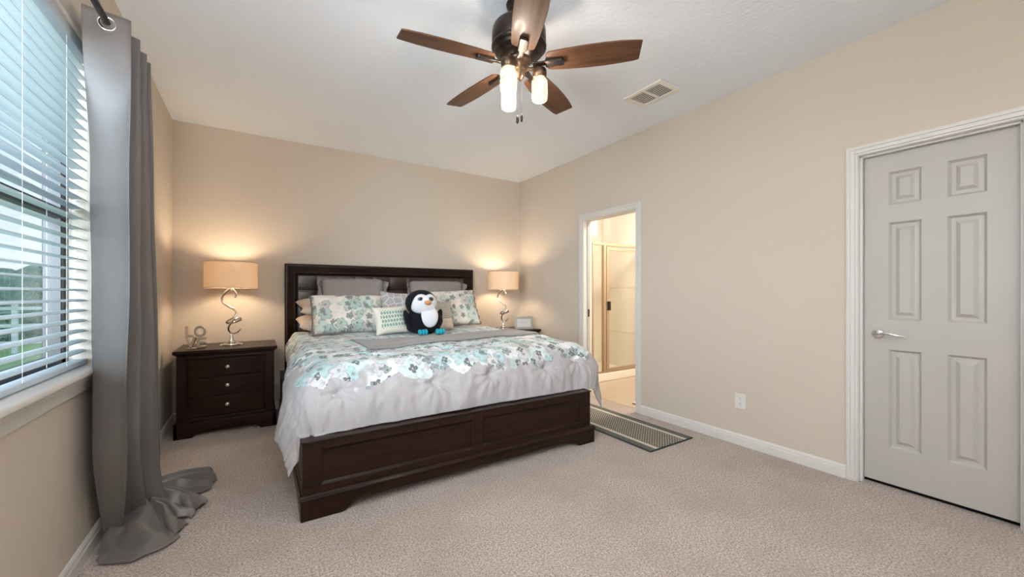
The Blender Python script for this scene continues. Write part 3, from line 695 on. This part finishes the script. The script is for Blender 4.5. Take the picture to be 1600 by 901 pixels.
# ------------------------------------------------------------------ nightstands
def nightstand(label, loc, rotz):
    t = thing('nightstand', label, 'nightstand', loc, rotz, 'nightstands beside the bed')
    # local: x across (-.355 .. .355), front at y=-.28, back y=.27
    b = BM(); box(b, -.333, .333, -.245, .265, .10, .672); obj('cabinet', b, 'espresso_z', t, local=True, bevel=.004)
    def front(x, amp): return -amp * cos(x / .36 * pi / 2) ** 2
    b = BM()      # moulded, slightly bowed top
    for z0, z1, e in ((.676, .704, .0), (.668, .678, .008), (.656, .670, .020)):
        pts = [(-.360 + e, .272), (-.360 + e, -.268 + e)] + [(x, -.268 + e + front(x, .014)) for x in [(-.36 + e) + (.72 - 2 * e) * k / 24 for k in range(1, 24)]] + [(.360 - e, -.268 + e), (.360 - e, .272)]
        prism(b, pts, lambda x, y, k: (x, y, z1 if k else z0))
    obj('top', b, 'espresso_x', t, local=True, bevel=.005)
    b = BM()      # frame round the drawers
    for a in ((-.336, -.272), (.272, .336)): box(b, *a, -.262, -.240, .118, .656)
    box(b, -.272, .272, -.262, -.240, .628, .656); box(b, -.272, .272, -.262, -.240, .118, .152)
    obj('face_frame', b, 'espresso_z', t, local=True, bevel=.006)
    for z0, z1 in ((.480, .622), (.322, .474), (.158, .316)):
        b = BM(); xs = [-.264 + .528 * k / 28 for k in range(29)]
        pts = [(-.264, -.238)] + [(x, -.252 + front(x, .018)) for x in xs] + [(.264, -.238)]
        prism(b, pts, lambda x, y, k: (x, y, z1 if k else z0))
        d = obj('drawer', b, 'espresso_x', t, local=True, bevel=.004)
        zc = (z0 + z1) / 2; b = BM()
        lathe(b, [(0, -.036), (.010, -.035), (.0155, -.030), (.0165, -.024), (.014, -.018), (.007, -.013), (.006, 0), (.012, .004)], (0, -.270, zc + .006), 20, 1)
        obj('knob', b, 'knob', d, local=True, smooth=True)
    b = BM()      # bracket-foot plinth
    foot = [(-.352, 0), (-.235, 0), (-.222, .014), (-.205, .034), (-.185, .040), (-.150, .048), (.150, .048), (.185, .040), (.205, .034), (.222, .014), (.235, 0), (.352, 0), (.352, .112), (.344, .122), (-.344, .122), (-.352, .112)]
    prism(b, foot, lambda x, z, k: (x, -.280 if k else -.255, z))
    side = [(-.280, 0), (-.17, 0), (-.15, .03), (-.12, .045), (.12, .045), (.15, .03), (.17, 0), (.268, 0), (.268, .122), (-.280, .122)]
    for s in (-1, 1): prism(b, side, lambda y, z, k: (s * (.352 if k else .326), y, z))
    box(b, -.345, .345, -.274, .265, .100, .120)
    obj('plinth', b, 'espresso_x', t, local=True, bevel=.005)
    return t
NS1 = nightstand('espresso three drawer nightstand on the left of the bed', (-.204, 4.370, 0), 0)
NS2 = dup(NS1, (2.745, 4.385, 0), 0, 'espresso nightstand mostly hidden behind the right side of the bed')

# ------------------------------------------------------------------ table lamps
def table_lamp(label, loc, rotz):
    t = thing('table_lamp', label, 'lamp', loc, rotz, 'bedside lamps')     # local z=0 at table top
    b = BM(); lathe(b, [(0, 0), (.066, 0), (.068, .004), (.068, .010), (.062, .014), (0, .014)], seg=40)
    base = obj('base', b, 'chrome', t, local=True, smooth=True)
    b = BM()
    for a in range(6):
        x, y = .088 * cos(a * pi / 3), .055 * sin(a * pi / 3)
    box(b, -.086, .086, -.050, .050, .006, .032)
    obj('acrylic_block', b, 'crystal', t, local=True, bevel=.004)
    b = BM(); lathe(b, [(0, .014), (.034, .014), (.036, .034), (.030, .040), (.022, .046), (.013, .060), (.016, .072), (.012, .086), (.006, .094), (0, .094)], seg=28)
    obj('stem_mount', b, 'chrome', t, local=True, smooth=True)
    px = [(490, 368), (506, 352), (500, 322), (478, 296), (452, 290), (412, 325), (388, 368), (394, 408), (436, 444), (484, 470), (505, 500), (484, 540), (446, 562), (424, 580), (446, 590), (500, 582), (545, 560), (536, 545), (496, 556), (458, 592), (440, 634), (452, 668), (484, 682), (518, 668), (544, 640)]
    yy = [-.03, -.03, -.03, -.02, 0, .02, .03, .03, .02, .0, -.02, -.03, -.025, -.01, .025, .045, .02, -.03, -.045, -.03, -.005, .01, .01, .0, -.01]
    pts = spline([((x - 465) * .00090, q, .505 - (y - 290) * .001025) for (x, y), q in zip(px, yy)], 7)
    n = len(pts); rad = [.0072 if i > 8 else .004 + .0004 * i for i in range(n)]; rad = [min(r, .003 + .0005 * (n - 1 - i)) if n - 1 - i < 10 else r for i, r in enumerate(rad)]
    obj('spiral_stem', tube(BM(), pts, rad, 12, 1.35), 'chrome', t, local=True, smooth=True)
    b = BM(); tube(b, [(0, 0, .49), (0, 0, .560)], .007, 12); lathe(b, [(0, .56), (.017, .56), (.017, .60), (0, .60)], seg=16)
    for a in range(3): tube(b, [(0, 0, .555), (.195 * cos(a * 2.094), .195 * sin(a * 2.094), .520)], .0016, 6)
    obj('lamp_holder', b, 'nickel', t, local=True)
    b = BM(); R = .198; seg = 64
    for i in range(seg):
        pass
    rr = [[b.verts.new((R * cos(2 * pi * i / seg), R * sin(2 * pi * i / seg), z)) for i in range(seg)] for z in (.512, .520, .735, .743)]
    for A, B in zip(rr, rr[1:]):
        for i in range(seg): b.faces.new((A[i], A[(i + 1) % seg], B[(i + 1) % seg], B[i]))
    sh_ = obj('lamp_shade', b, 'shade', t, local=True, smooth=True, solid=.002)
    M['shade_trim'] = plain('shade trim', C(190, 168, 140), .7)
    for z in (.513, .742):
        obj('shade_rim', tube(BM(), [((R + .0005) * cos(2 * pi * i / 64), (R + .0005) * sin(2 * pi * i / 64), z) for i in range(65)], .0028, 6), 'shade_trim', sh_, local=True)
    obj('light_bulb', ball(BM(), (0, 0, .635), (.028, .028, .036), 16, 12), 'bulb', t, local=True, smooth=True)
    return t
L1 = table_lamp('lamp with chrome spiral stem and drum shade on the left nightstand', (-.190, 4.372, .704), 0)
L2 = dup(L1, (2.690, 4.385, .704), radians(-30), 'lamp with chrome spiral stem and drum shade in the right corner')
for c in ((-.190, 4.372), (2.690, 4.385)):
    l = bpy.data.lights.new('table_lamp_light', 'POINT'); l.energy = P_LAMP; l.color = (1, .80, .56); l.shadow_soft_size = .045
    o = bpy.data.objects.new('table_lamp_light', l); COL.objects.link(o); o.location = (c[0], c[1], 1.339)

# stacked chrome letters spelling LOVE, plain upright letter shapes
lv = thing('letter_sculpture', 'chrome stacked letters reading LOVE on the left nightstand', 'ornament', (-.428, 4.250, .704), radians(-8))
def letter(ch, x, z, w, h):
    cu_ = bpy.data.curves.new('t', 'FONT'); cu_.body = ch; cu_.extrude = .026; cu_.size = .1; cu_.resolution_u = 5; cu_.offset = .0035
    o = bpy.data.objects.new('t', cu_); me = o.to_mesh(); b = BM(); b.from_mesh(me); o.to_mesh_clear(); bpy.data.objects.remove(o); bpy.data.curves.remove(cu_)
    bmesh.ops.remove_doubles(b, verts=b.verts, dist=1e-5)
    xs = [v.co.x for v in b.verts]; ys_ = [v.co.y for v in b.verts]
    for v in b.verts:
        px_, py_, pz_ = v.co
        v.co = Vector((x + (px_ - min(xs)) / (max(xs) - min(xs)) * w, -pz_, z + (py_ - min(ys_)) / (max(ys_) - min(ys_)) * h))
    obj('letter', b, 'chrome', lv, local=True, bevel=.0025)
letter('L', -.070, .098, .056, .094); letter('O', -.010, .098, .084, .096)
letter('V', -.070, .004, .076, .096); letter('E', .010, .004, .062, .092)
b = BM(); box(b, -.058, .066, -.024, .024, 0, .006); obj('foot_bar', b, 'chrome', lv, local=True, bevel=.002)

# picture frame on the right nightstand
pf = thing('picture_frame', 'small silver picture frame beside the right lamp', 'picture frame', (2.905, 4.225, .705), radians(-20))
def pfz(x, y, z): return (x, y + z * .12, z)
b = BM(); w, h = .118, .165
for o0, o1, y0 in ((0, .008, -.010), (.008, .022, -.016), (.022, .030, -.008)):
    for x0, x1, z0, z1 in ((-w + o0, -w + o1, o0, h - o0), (w - o1, w - o0, o0, h - o0), (-w + o1, w - o1, o0, o1), (-w + o1, w - o1, h - o1, h - o0)): box(b, x0, x1, y0, .006, z0, z1)
for v in b.verts: v.co = Vector(pfz(*v.co))
obj('frame_moulding', b, 'silver', pf, local=True, bevel=.0015)
b = BM(); box(b, -w + .028, w - .028, -.003, .004, .028, h - .028)
for v in b.verts: v.co = Vector(pfz(*v.co))
obj('picture', b, 'photo', pf, local=True)
b = BM(); prism(b, ((-.03, 0), (.03, 0), (.018, .12), (-.018, .12)), lambda x, z, k: (x, .075 - z * .45 + (.004 if k else 0), z)); obj('easel_back', b, 'dark', pf, local=True)

# ------------------------------------------------------------------ bed
bed = thing('bed', 'king bed frame in espresso wood with tufted leather headboard', 'bed', (1.25, 3.45, 0))
HX0, HX1, HZ = .240, 2.362, 1.472
# headboard surround: mitred moulding
b = BM()
prof = [(0, 4.668), (0, 4.600), (.006, 4.590), (.020, 4.585), (.034, 4.590), (.080, 4.606), (.090, 4.600), (.098, 4.604), (.108, 4.618), (.108, 4.668)]
path = [((HX0, 0), (1, 0)), ((HX0, HZ), (1, -1)), ((HX1, HZ), (-1, -1)), ((HX1, 0), (-1, 0))]
rings = [[b.verts.new((px_ + dx * a, y, pz_ + dz * a)) for a, y in prof] for (px_, pz_), (dx, dz) in path]
for A, B in zip(rings, rings[1:]):
    for k in range(len(prof)): b.faces.new((A[k], A[(k + 1) % len(prof)], B[(k + 1) % len(prof)], B[k]))
b.faces.new(rings[0]); b.faces.new(rings[-1][::-1])
obj('headboard_frame', b, 'espresso_x', bed, bevel=.003)
tx0, tx1, tz0, tz1 = HX0 + .106, HX1 - .106, .42, HZ - .106
ncol, nrow = 10, 6; cw, rh = (tx1 - tx0) / ncol, .166
def tuft(u, v):
    x = tx0 + u * (tx1 - tx0); z = tz1 - v * (tz1 - tz0)
    a = abs(sin(pi * (x - tx0) / cw)); c = abs(sin(pi * (tz1 - z) / rh))
    puff = (a * c) ** .22
    return (x, 4.640 - .020 * puff - .002 * nz(x * 9, z * 9), z)
b = BM(); grid(b, 200, 120, tuft); obj('padded_panel', b, 'leather', bed, smooth=True, label='dark brown leather panel stitched in squares')
# footboard
FX0, FX1, FYF = .197, 2.205, 2.287
ft = BM(); z0, z1 = .118, .397
box(ft, FX0, FX1, FYF + .016, FYF + .050, z0, z1 - .005)
xm = 1.215
for a in ((FX0, FX0 + .088), (xm - .035, xm + .035), (FX1 - .088, FX1)): box(ft, *a, FYF, FYF + .03, z0, z1)
for a in ((FX0 + .088, xm - .035), (xm + .035, FX1 - .088)):
    box(ft, *a, FYF, FYF + .03, z1 - .044, z1); box(ft, *a, FYF, FYF + .03, z0, z0 + .050)
fb = obj('footboard', ft, 'espresso_x', bed, bevel=.003)
b = BM()
for x0, x1 in ((FX0 + .088, xm - .035), (xm + .035, FX1 - .088)):
    zz0, zz1 = z0 + .050, z1 - .044
    for ins0, ins1, d0, d1 in ((0, .012, .003, .011), ):
        A = [(x0, zz0), (x1, zz0), (x1, zz1), (x0, zz1)]; B = [(x0 + ins1, zz0 + ins1), (x1 - ins1, zz0 + ins1), (x1 - ins1, zz1 - ins1), (x0 + ins1, zz1 - ins1)]
        for k in range(4):
            p, q, r_, s_ = A[k], A[(k + 1) % 4], B[(k + 1) % 4], B[k]
            quad(b, ((p[0], FYF + d0, p[1]), (q[0], FYF + d0, q[1]), (r_[0], FYF + d1, r_[1]), (s_[0], FYF + d1, s_[1])))
obj('panel_moulding', b, 'espresso_x', fb)
b = BM(); box(b, FX0 - .006, FX1 + .006, FYF - .008, FYF + .085, z1, z1 + .010); obj('footboard_cap', b, 'espresso_x', fb, bevel=.004)
b = BM()     # plinth with bracket feet
px0, px1 = .188, 2.240
foot = [(px0, 0), (px0 + .200, 0), (px0 + .225, .012), (px0 + .262, .040), (px0 + .300, .050), (px0 + .36, .052), (px1 - .36, .052), (px1 - .300, .050), (px1 - .262, .046), (px1 - .225, .040), (px1 - .16, .002), (px1 - .15, 0), (px1, 0), (px1, .112), (px1 - .006, .121), (px0 + .006, .121), (px0, .112)]
prism(b, foot, lambda x, z, k: (x, FYF - .012 if k else FYF + .045, z))
obj('foot_plinth', b, 'espresso_x', bed, bevel=.004)
b = BM(); prism(b, ((FYF - .012, .104), (FYF - .021, .108), (FYF - .021, .114), (FYF - .010, .121), (FYF - .004, .129), (FYF + .02, .129), (FYF + .02, .104)), lambda y, z, k: (px1 + .006 if k else px0 - .006, y, z)); obj('plinth_moulding', b, 'espresso_x', bed, bevel=.0015)
for s, nm in ((0, 'side_rail'), (1, 'side_rail')):
    xo = FX0 + .001 if s == 0 else FX1 + .004; d = 1 if s == 0 else -1
    b = BM()
    box(b, *sorted((xo + .004 * d, xo + .034 * d)), FYF + .05, 4.60, .115, .392)
    for y0, y1 in ((FYF + .003, FYF + .085), (4.45, 4.6)): box(b, *sorted((xo, xo + .03 * d)), y0, y1, .118, .394)
    box(b, *sorted((xo, xo + .03 * d)), FYF + .085, 4.45, .118, .160); box(b, *sorted((xo, xo + .03 * d)), FYF + .085, 4.45, .355, .394)
    prism(b, [(FYF - .008, 0), (FYF + .13, 0), (FYF + .17, .035), (FYF + .24, .05), (4.3, .05), (4.38, .035), (4.42, 0), (4.6, 0), (4.6, .120), (FYF - .008, .120)], lambda y, z, k: (xo - (.009 if k else -.03) * d, y, z))
    obj(nm, b, 'espresso_y', bed, bevel=.004)
mt = BM(); box(mt, CX - .93, CX + .93, CYF + .02, 4.57, .465, .715)
tag(obj('mattress', mt, 'cream', bevel=.04, seg=4), 'thick mattress hidden under the floral comforter on the bed', 'mattress')
b = BM(); box(b, .235, 2.168, FYF + .09, 4.585, .10, .39); box(b, CX - .93, CX + .93, CYF + .02, 4.57, .39, .46); obj('box_base', b, 'dark', bed)

# comforter: a sheet laid over the mattress; (p,q) are metres on the cloth
LS, LF = .47, .415
CTX = [(-.885, .20), (-.33, .215), (.075, .215), (.560, .215), (.88, .17), (-.62, -.16), (-.12, -.18), (.32, -.18), (.76, -.16), (-1.12, -.42), (1.12, -.42), (-1.1, -.9), (-.4, -1.0), (.2, -1.0)]
TUFTS = [(p, CLEN + dq) for p, dq in CTX]
def drape(r, Hh):
    t = r / Hh; e = exp(-t); s = sqrt(max(0.0, 1 - e * e)); s = min(s, .9999)
    return Hh * (1 - e), Hh * (atanh(s) - s)
def sheet(p, q, off=0.0):
    ox = max(0.0, abs(p) - CHW); oy = max(0.0, q - CLEN); r = hypot(ox, oy)
    bx = max(-CHW, min(CHW, p)); by = min(q, CLEN); fy = max(0.0, min(1.0, q / CLEN))
    z = CTOP + .010 * (1 - (bx / CHW) ** 2) + .006 * (1 - fy) - .020 * max(0, fy - .78) / .22
    x, y = CX + bx, CY0 - by
    if r > 0:
        nx, ny = (ox / r) * (1 if p > 0 else -1), -(oy / r)
        side = ox / r
        Hs = .070 + .235 * max(0.0, (fy - .35) / .65) ** 1.3
        Hh = Hs * side ** 2 + .215 * (1 - side ** 2)
        hh, dd = drape(r, Hh)
        x += nx * hh; y += ny * hh; z -= dd
    # puffy relief
    d = .010 * nz(p * 3.2, q * 3.2, 1) + .006 * nz(p * 8, q * 8, 5) + .004 * nz(p * 20, q * 11, 6)
    wr = min(1.0, r / .14)
    ax = p if oy > ox else q
    d += wr * (.016 * nz(ax * 4.2, r * 3, 21) + .012 * nz(ax * 10, r * 3.5, 3) + .007 * nz(ax * 20 + 2 * nz(p, q * 4, 40), r * 7, 4) + .003 * nz(ax * 42, r * 14, 14)) + .022 * wr * sin(pi * min(1, r / .40))
    for tp, tq in TUFTS:
        e = hypot(p - tp, q - tq)
        if e < .30:
            th = atan2(q - tq, p - tp)
            d += -.034 * exp(-(e / .038) ** 2) + .011 * (abs(cos(th * 5.5 + tp * 7)) - .5) * exp(-(e / .15) ** 2) * min(1, e / .035)
            if p < tp: d += -.016 * exp(-((q - tq - .02 * (tp - p)) / .010) ** 2) * max(0.0, 1 - (tp - p) / .13)
    d += off
    if r > 0:
        k = min(1.0, r / .15); x += nx * d * k; y += ny * d * k; z += d * (1 - k * .8)
    else: z += d
    if FX0 - .012 < x < FX1 + .012 and y < FYF + .11: z = max(z, .412 + off)
    if y < FYF + .12 and .17 < x < 2.24: y = max(y, FYF + .012)
    if z < .405 and y > FYF - .02:
        if x < CX: x = min(x, FX0 - .018)
        else: x = max(x, FX1 + .026)
    return Vector((x, y, max(z, .06)))
PA, QA = CHW + LS, CLEN + LF
b = BM(); NP, NQ = 300, 260
grid(b, NP, NQ, lambda u, v: sheet((2 * u - 1) * PA, v * QA), lambda u, v: ((2 * u - 1) * PA, v * QA))
cf = obj('comforter', b, 'comforter', smooth=True, solid=.010, offset=-1)
tag(cf, 'grey comforter with teal and grey flowers draped over the bed', 'comforter')

# folded blanket across the bed
def bedz(x, y):
    p, q = x - CX, CY0 - y
    ox = max(0.0, abs(p) - CHW)
    return sheet(p, q)
def runner(u, v):
    # u across the bed, v from near edge to far edge
    x = .655 + u * (1.845 + .05 * v); yn = 2.83 + .24 * u; yf = 3.20 + .34 * u + .28 * exp(-u / .07)
    y = yn + (yf - yn) * v
    s = sheet(x - CX, CY0 - y)
    e = min(min(u, 1 - u) * 26, min(v, 1 - v) * 9, 1)
    z = s.z + .008 + .012 * sqrt(max(0, e)) + .003 * nz(x * 7, y * 7, 2)
    return (s.x, s.y, z)
b = BM(); grid(b, 140, 40, runner)
ext = bmesh.ops.extrude_face_region(b, geom=list(b.faces))
for e in ext['geom']:
    if isinstance(e, bmesh.types.BMVert):
        s = sheet(e.co.x - CX, CY0 - e.co.y); e.co.z = s.z + .006
tag(obj('throw_blanket', b, 'runner', smooth=True), 'grey blanket folded in a band across the floral comforter', 'blanket')

# ------------------------------------------------------------------ pillows
def pillow(name, label, mat, base, w, h, t, lean, rz=0.0, roll=0.0, group=None, flange=0.0, fmat=None, seed=0, pinch=.06, droop=0.0, cat='pillow', ear=0.0):
    """base = bottom centre resting point; lean tips the top backwards"""
    group = {'bed_pillow': 'cream bed pillows', 'pillow_sham': 'grey linen shams', 'floral_sham': 'floral shams', 'throw_pillow': 'small throw pillows'}[name]
    root = thing(name, label, cat, base, 0, group)
    R = Matrix.Rotation(rz, 3, 'Z') @ Matrix.Rotation(-lean, 3, 'X') @ Matrix.Rotation(roll, 3, 'Y')
    N = 44
    def surf(side, k=1.0):
        def fn(u, v):
            a, c = 2 * u - 1, 2 * v - 1
            f = ((1 - a ** 4) * (1 - c ** 4)); th = t / 2 * max(0.0, f) ** .42 * (.80 + .20 * (1 - a * a) * (1 - c * c))
            x = w / 2 * a * (1 - pinch * (1 - c * c) * a * a); z = h / 2 * c * (1 - pinch * (1 - a * a) * c * c)
            e = max(0.0, (abs(a * c) - .55) / .45); x *= 1 + ear * e; z *= 1 + ear * e
            m = (1 - max(abs(a), abs(c)) ** 6)
            wr = (.010 * nz(x * 9 + seed, z * 9, seed) + .006 * nz(x * 22 + seed, z * 22, seed + 4)) * m
            y = side * (th + wr)
            z -= droop * (a * a) * .5 * (c > 0)
            p = Vector((x, y, z)); p = R @ p
            return p
        return fn
    b = BM(); uvf = lambda u, v: ((u - .5) * w + seed * .37, (v - .5) * h)
    V1 = grid(b, N, N, surf(-1), uvf); V2 = grid(b, N, N, surf(1), uvf)
    bmesh.ops.remove_doubles(b, verts=b.verts, dist=1e-5)
    zmin = min(v.co.z for v in b.verts)
    for v in b.verts: v.co.z -= zmin
    o = obj('cushion', b, mat, root, local=True, smooth=True)
    if flange:
        b = BM(); n = 40
        def edge(k):      # walk round the border
            q = (k % (4 * n)) / n; i = int(q); f = q - i
            return [(-1 + 2 * f, -1), (1, -1 + 2 * f), (1 - 2 * f, 1), (-1, 1 - 2 * f)][i]
        ring = []
        for k in range(4 * n):
            a, c = edge(k)
            pts = []
            for s in (1.0, 1.0 + flange):
                x = w / 2 * a * (1 - pinch * (1 - c * c) * a * a); z = h / 2 * c * (1 - pinch * (1 - a * a) * c * c)
                x += a * (s - 1) * (w / 2 if abs(a) == 1 else w / 2); z += c * (s - 1) * w / 2
                y = (.012 * nz(a * 7 + seed, c * 7, seed) + .010 * sin(k * .9 + seed)) * (1 if s > 1 else 0)
                z -= droop * (a * a) * .5 * (c > 0) + (.02 * (s > 1) * (c > .9))
                if s > 1 and flange > .06 and abs(a) > .8 and c > .2:
                    k2 = min(1.0, (abs(a) - .8) / .2) * min(1.0, (c - .2) / .6)
                    y -= .055 * k2; z -= .030 * k2 * (1 + sin(c * 9)); x += .012 * k2 * (1 if a > 0 else -1)
                pts.append(R @ Vector((x, y, z)) - Vector((0, 0, zmin)))
            ring.append([b.verts.new(p) for p in pts])
        m = len(ring)
        for k in range(m): b.faces.new((ring[k][0], ring[(k + 1) % m][0], ring[(k + 1) % m][1], ring[k][1]))
        obj('flange', b, fmat or mat, root, local=True, smooth=True, solid=.004)
    return root
ZB = CTOP + .016
# sleeping pillows stacked flat on the left
pillow('bed_pillow', 'cream bed pillow, lower of the two stacked at the left headboard end', 'cream', (.70, 4.36, ZB - .005), .74, .46, .17, radians(84), 0, 0, None, 0, None, 11)
pillow('bed_pillow', 'cream bed pillow, upper of the two stacked at the left headboard end', 'cream', (.72, 4.37, ZB + .145), .74, .46, .17, radians(80), .02, 0, None, 0, None, 12, ear=.05)
# grey linen shams standing against the headboard
pillow('pillow_sham', 'grey linen sham against the headboard, on the left', 'grey_linen', (.865, 4.415, ZB + .06), .62, .48, .15, radians(12), 0, 0, None, .10, 'grey_linen', 2, .03, .03)
pillow('pillow_sham', 'grey linen sham against the headboard, on the right', 'grey_linen', (1.800, 4.415, ZB + .05), .66, .48, .15, radians(12), 0, 0, None, .09, 'grey_linen', 3, .03, .03)
# floral shams
pillow('floral_sham', 'wide floral sham with taupe edge at the left of the bed', 'sham', (.760, 4.085, ZB - .002), .67, .40, .17, radians(28), .02, radians(.5), None, .035, 'trimgrey', 4, .04, .0)
pillow('floral_sham', 'wide floral sham with taupe edge at the right of the bed', 'sham', (1.815, 4.115, ZB + .006), .68, .42, .17, radians(24), -.03, radians(-2.5), None, .035, 'trimgrey', 5, .04, .0)
pillow('throw_pillow', 'grey lattice print pillow behind the stuffed penguin', 'lattice', (1.210, 3.93, ZB), .38, .385, .13, radians(18), 0, radians(3), None, 0, None, 6, .05, ear=.05)
pillow('throw_pillow', 'small white pillow with teal leaf print left of the stuffed penguin', 'leaf', (1.058, 3.700, ZB - .004), .325, .260, .13, radians(20), .06, radians(-3), None, 0, None, 0, .05, ear=.03)
pillow('throw_pillow', 'small dotted square pillow right of the stuffed penguin', 'dots', (1.600, 3.89, ZB + .012), .29, .275, .10, radians(16), -.05, radians(-2), None, 0, None, 0, .05, ear=.03)
pillow('throw_pillow', 'plain beige cushion lying under the dotted pillow beside the penguin', 'beige', (1.590, 3.775, ZB), .24, .125, .11, radians(24), .1, 0, None, 0, None, 9, .10)

# ------------------------------------------------------------------ stuffed penguin
pg = thing('stuffed_penguin', 'black and white stuffed penguin with orange beak and teal feet on the bed', 'stuffed toy', (1.325, 3.585, ZB + .001), radians(-4))
hc, hr = Vector((-.030, -.01, .288)), Vector((.148, .118, .122))
bc, br_ = Vector((.008, .015, .118)), Vector((.176, .130, .122))
b = BM(); ball(b, bc, br_, 40, 28); ball(b, (.002, .02, .055), (.160, .125, .060), 32, 20); ball(b, hc, hr, 40, 28); ball(b, (-.01, .0, .20), (.10, .09, .06), 24, 16)
body = obj('body', b, 'plush_black', pg, local=True, smooth=True)
rm = body.modifiers.new('remesh', 'REMESH'); rm.mode = 'VOXEL'; rm.voxel_size = .007; rm.use_smooth_shade = True
sm = body.modifiers.new('smooth', 'SMOOTH'); sm.iterations = 8; sm.factor = .6
def patch(name, mat, cen, rad, outline, lift, c0):
    """soft patch lying on the front of an ellipsoid; outline(angle) -> radius in the face plane"""
    b = BM()
    def fn(u, v):
        an = u * 2 * pi; r = outline(an) * v; x = c0[0] + r * cos(an); z = c0[1] + r * sin(an)
        q = 1 - (x / rad[0]) ** 2 - (z / rad[2]) ** 2
        y = -rad[1] * sqrt(max(.0, q)) - lift * (1 - v ** 6) - .002
        return (cen[0] + x, cen[1] + y, cen[2] + z)
    grid(b, 64, 18, fn); bmesh.ops.remove_doubles(b, verts=b.verts, dist=1e-5)
    return obj(name, b, mat, pg, local=True, smooth=True, solid=.004, label=None)
def face_o(a):
    return .105 + .014 * cos(2 * a) - .014 * exp(-((a - pi / 2) / .26) ** 2) + .016 * exp(-((a - 5.85) / .45) ** 2) + .016 * exp(-((a - 3.6) / .45) ** 2) + .006 * exp(-((a - .9) / .4) ** 2) + .006 * exp(-((a - 2.3) / .4) ** 2)
patch('white_face', 'plush_white', hc, hr, face_o, .010, (.016, -.008))
patch('white_belly', 'plush_white', Vector((.008, .010, .130)), Vector((.178, .140, .150)), lambda a: .090 + .014 * sin(a) - .012 * cos(2 * a), .010, (.014, .022))
for sx, ex in ((-1, -.052), (1, .042)):
    c = hc + Vector((ex + .014, -.115, .036)); b = BM(); ball(b, c, (.028, .012, .020), 20, 14)
    e = obj('eye', b, 'iris', pg, local=True, smooth=True); obj('pupil', ball(BM(), c + Vector((0, -.007, 0)), (.017, .008, .015), 16, 10), 'eye', e, local=True, smooth=True)
obj('beak', ball(BM(), hc + Vector((.022, -.138, .004)), (.030, .030, .020), 20, 14), 'plush_orange', pg, local=True, smooth=True)
for s in (-1, 1):
    b = BM(); ball(b, (0, 0, 0), (.026, .060, .092), 20, 16)
    Rm = Matrix.Rotation(radians(14 * s), 3, 'Y')
    for v in b.verts: v.co = Rm @ v.co + Vector((.010 + s * (.172 if s < 0 else .150), -.02 if s < 0 else .055, .135))
    obj('wing', b, 'plush_black', pg, local=True, smooth=True)
for fx in (-.050, .112):
    b = BM()
    for k in (-1, 0, 1): ball(b, (fx + k * .026, -.140 - .008 * (k == 0), .026), (.018, .040, .026), 16, 12)
    ball(b, (fx, -.105, .022), (.036, .03, .02), 16, 12)
    obj('foot', b, 'plush_teal', pg, local=True, smooth=True)

# ------------------------------------------------------------------ rug
rg = BM(); box(rg, -.262, .262, -.735, .735, 0, .010)
o = obj('runner_rug', rg, 'rug', bevel=.003); o.location = (2.692, 2.628, .001); tag(o, 'woven grey green runner rug with cream stripes on the carpet by the bathroom doorway', 'rug')
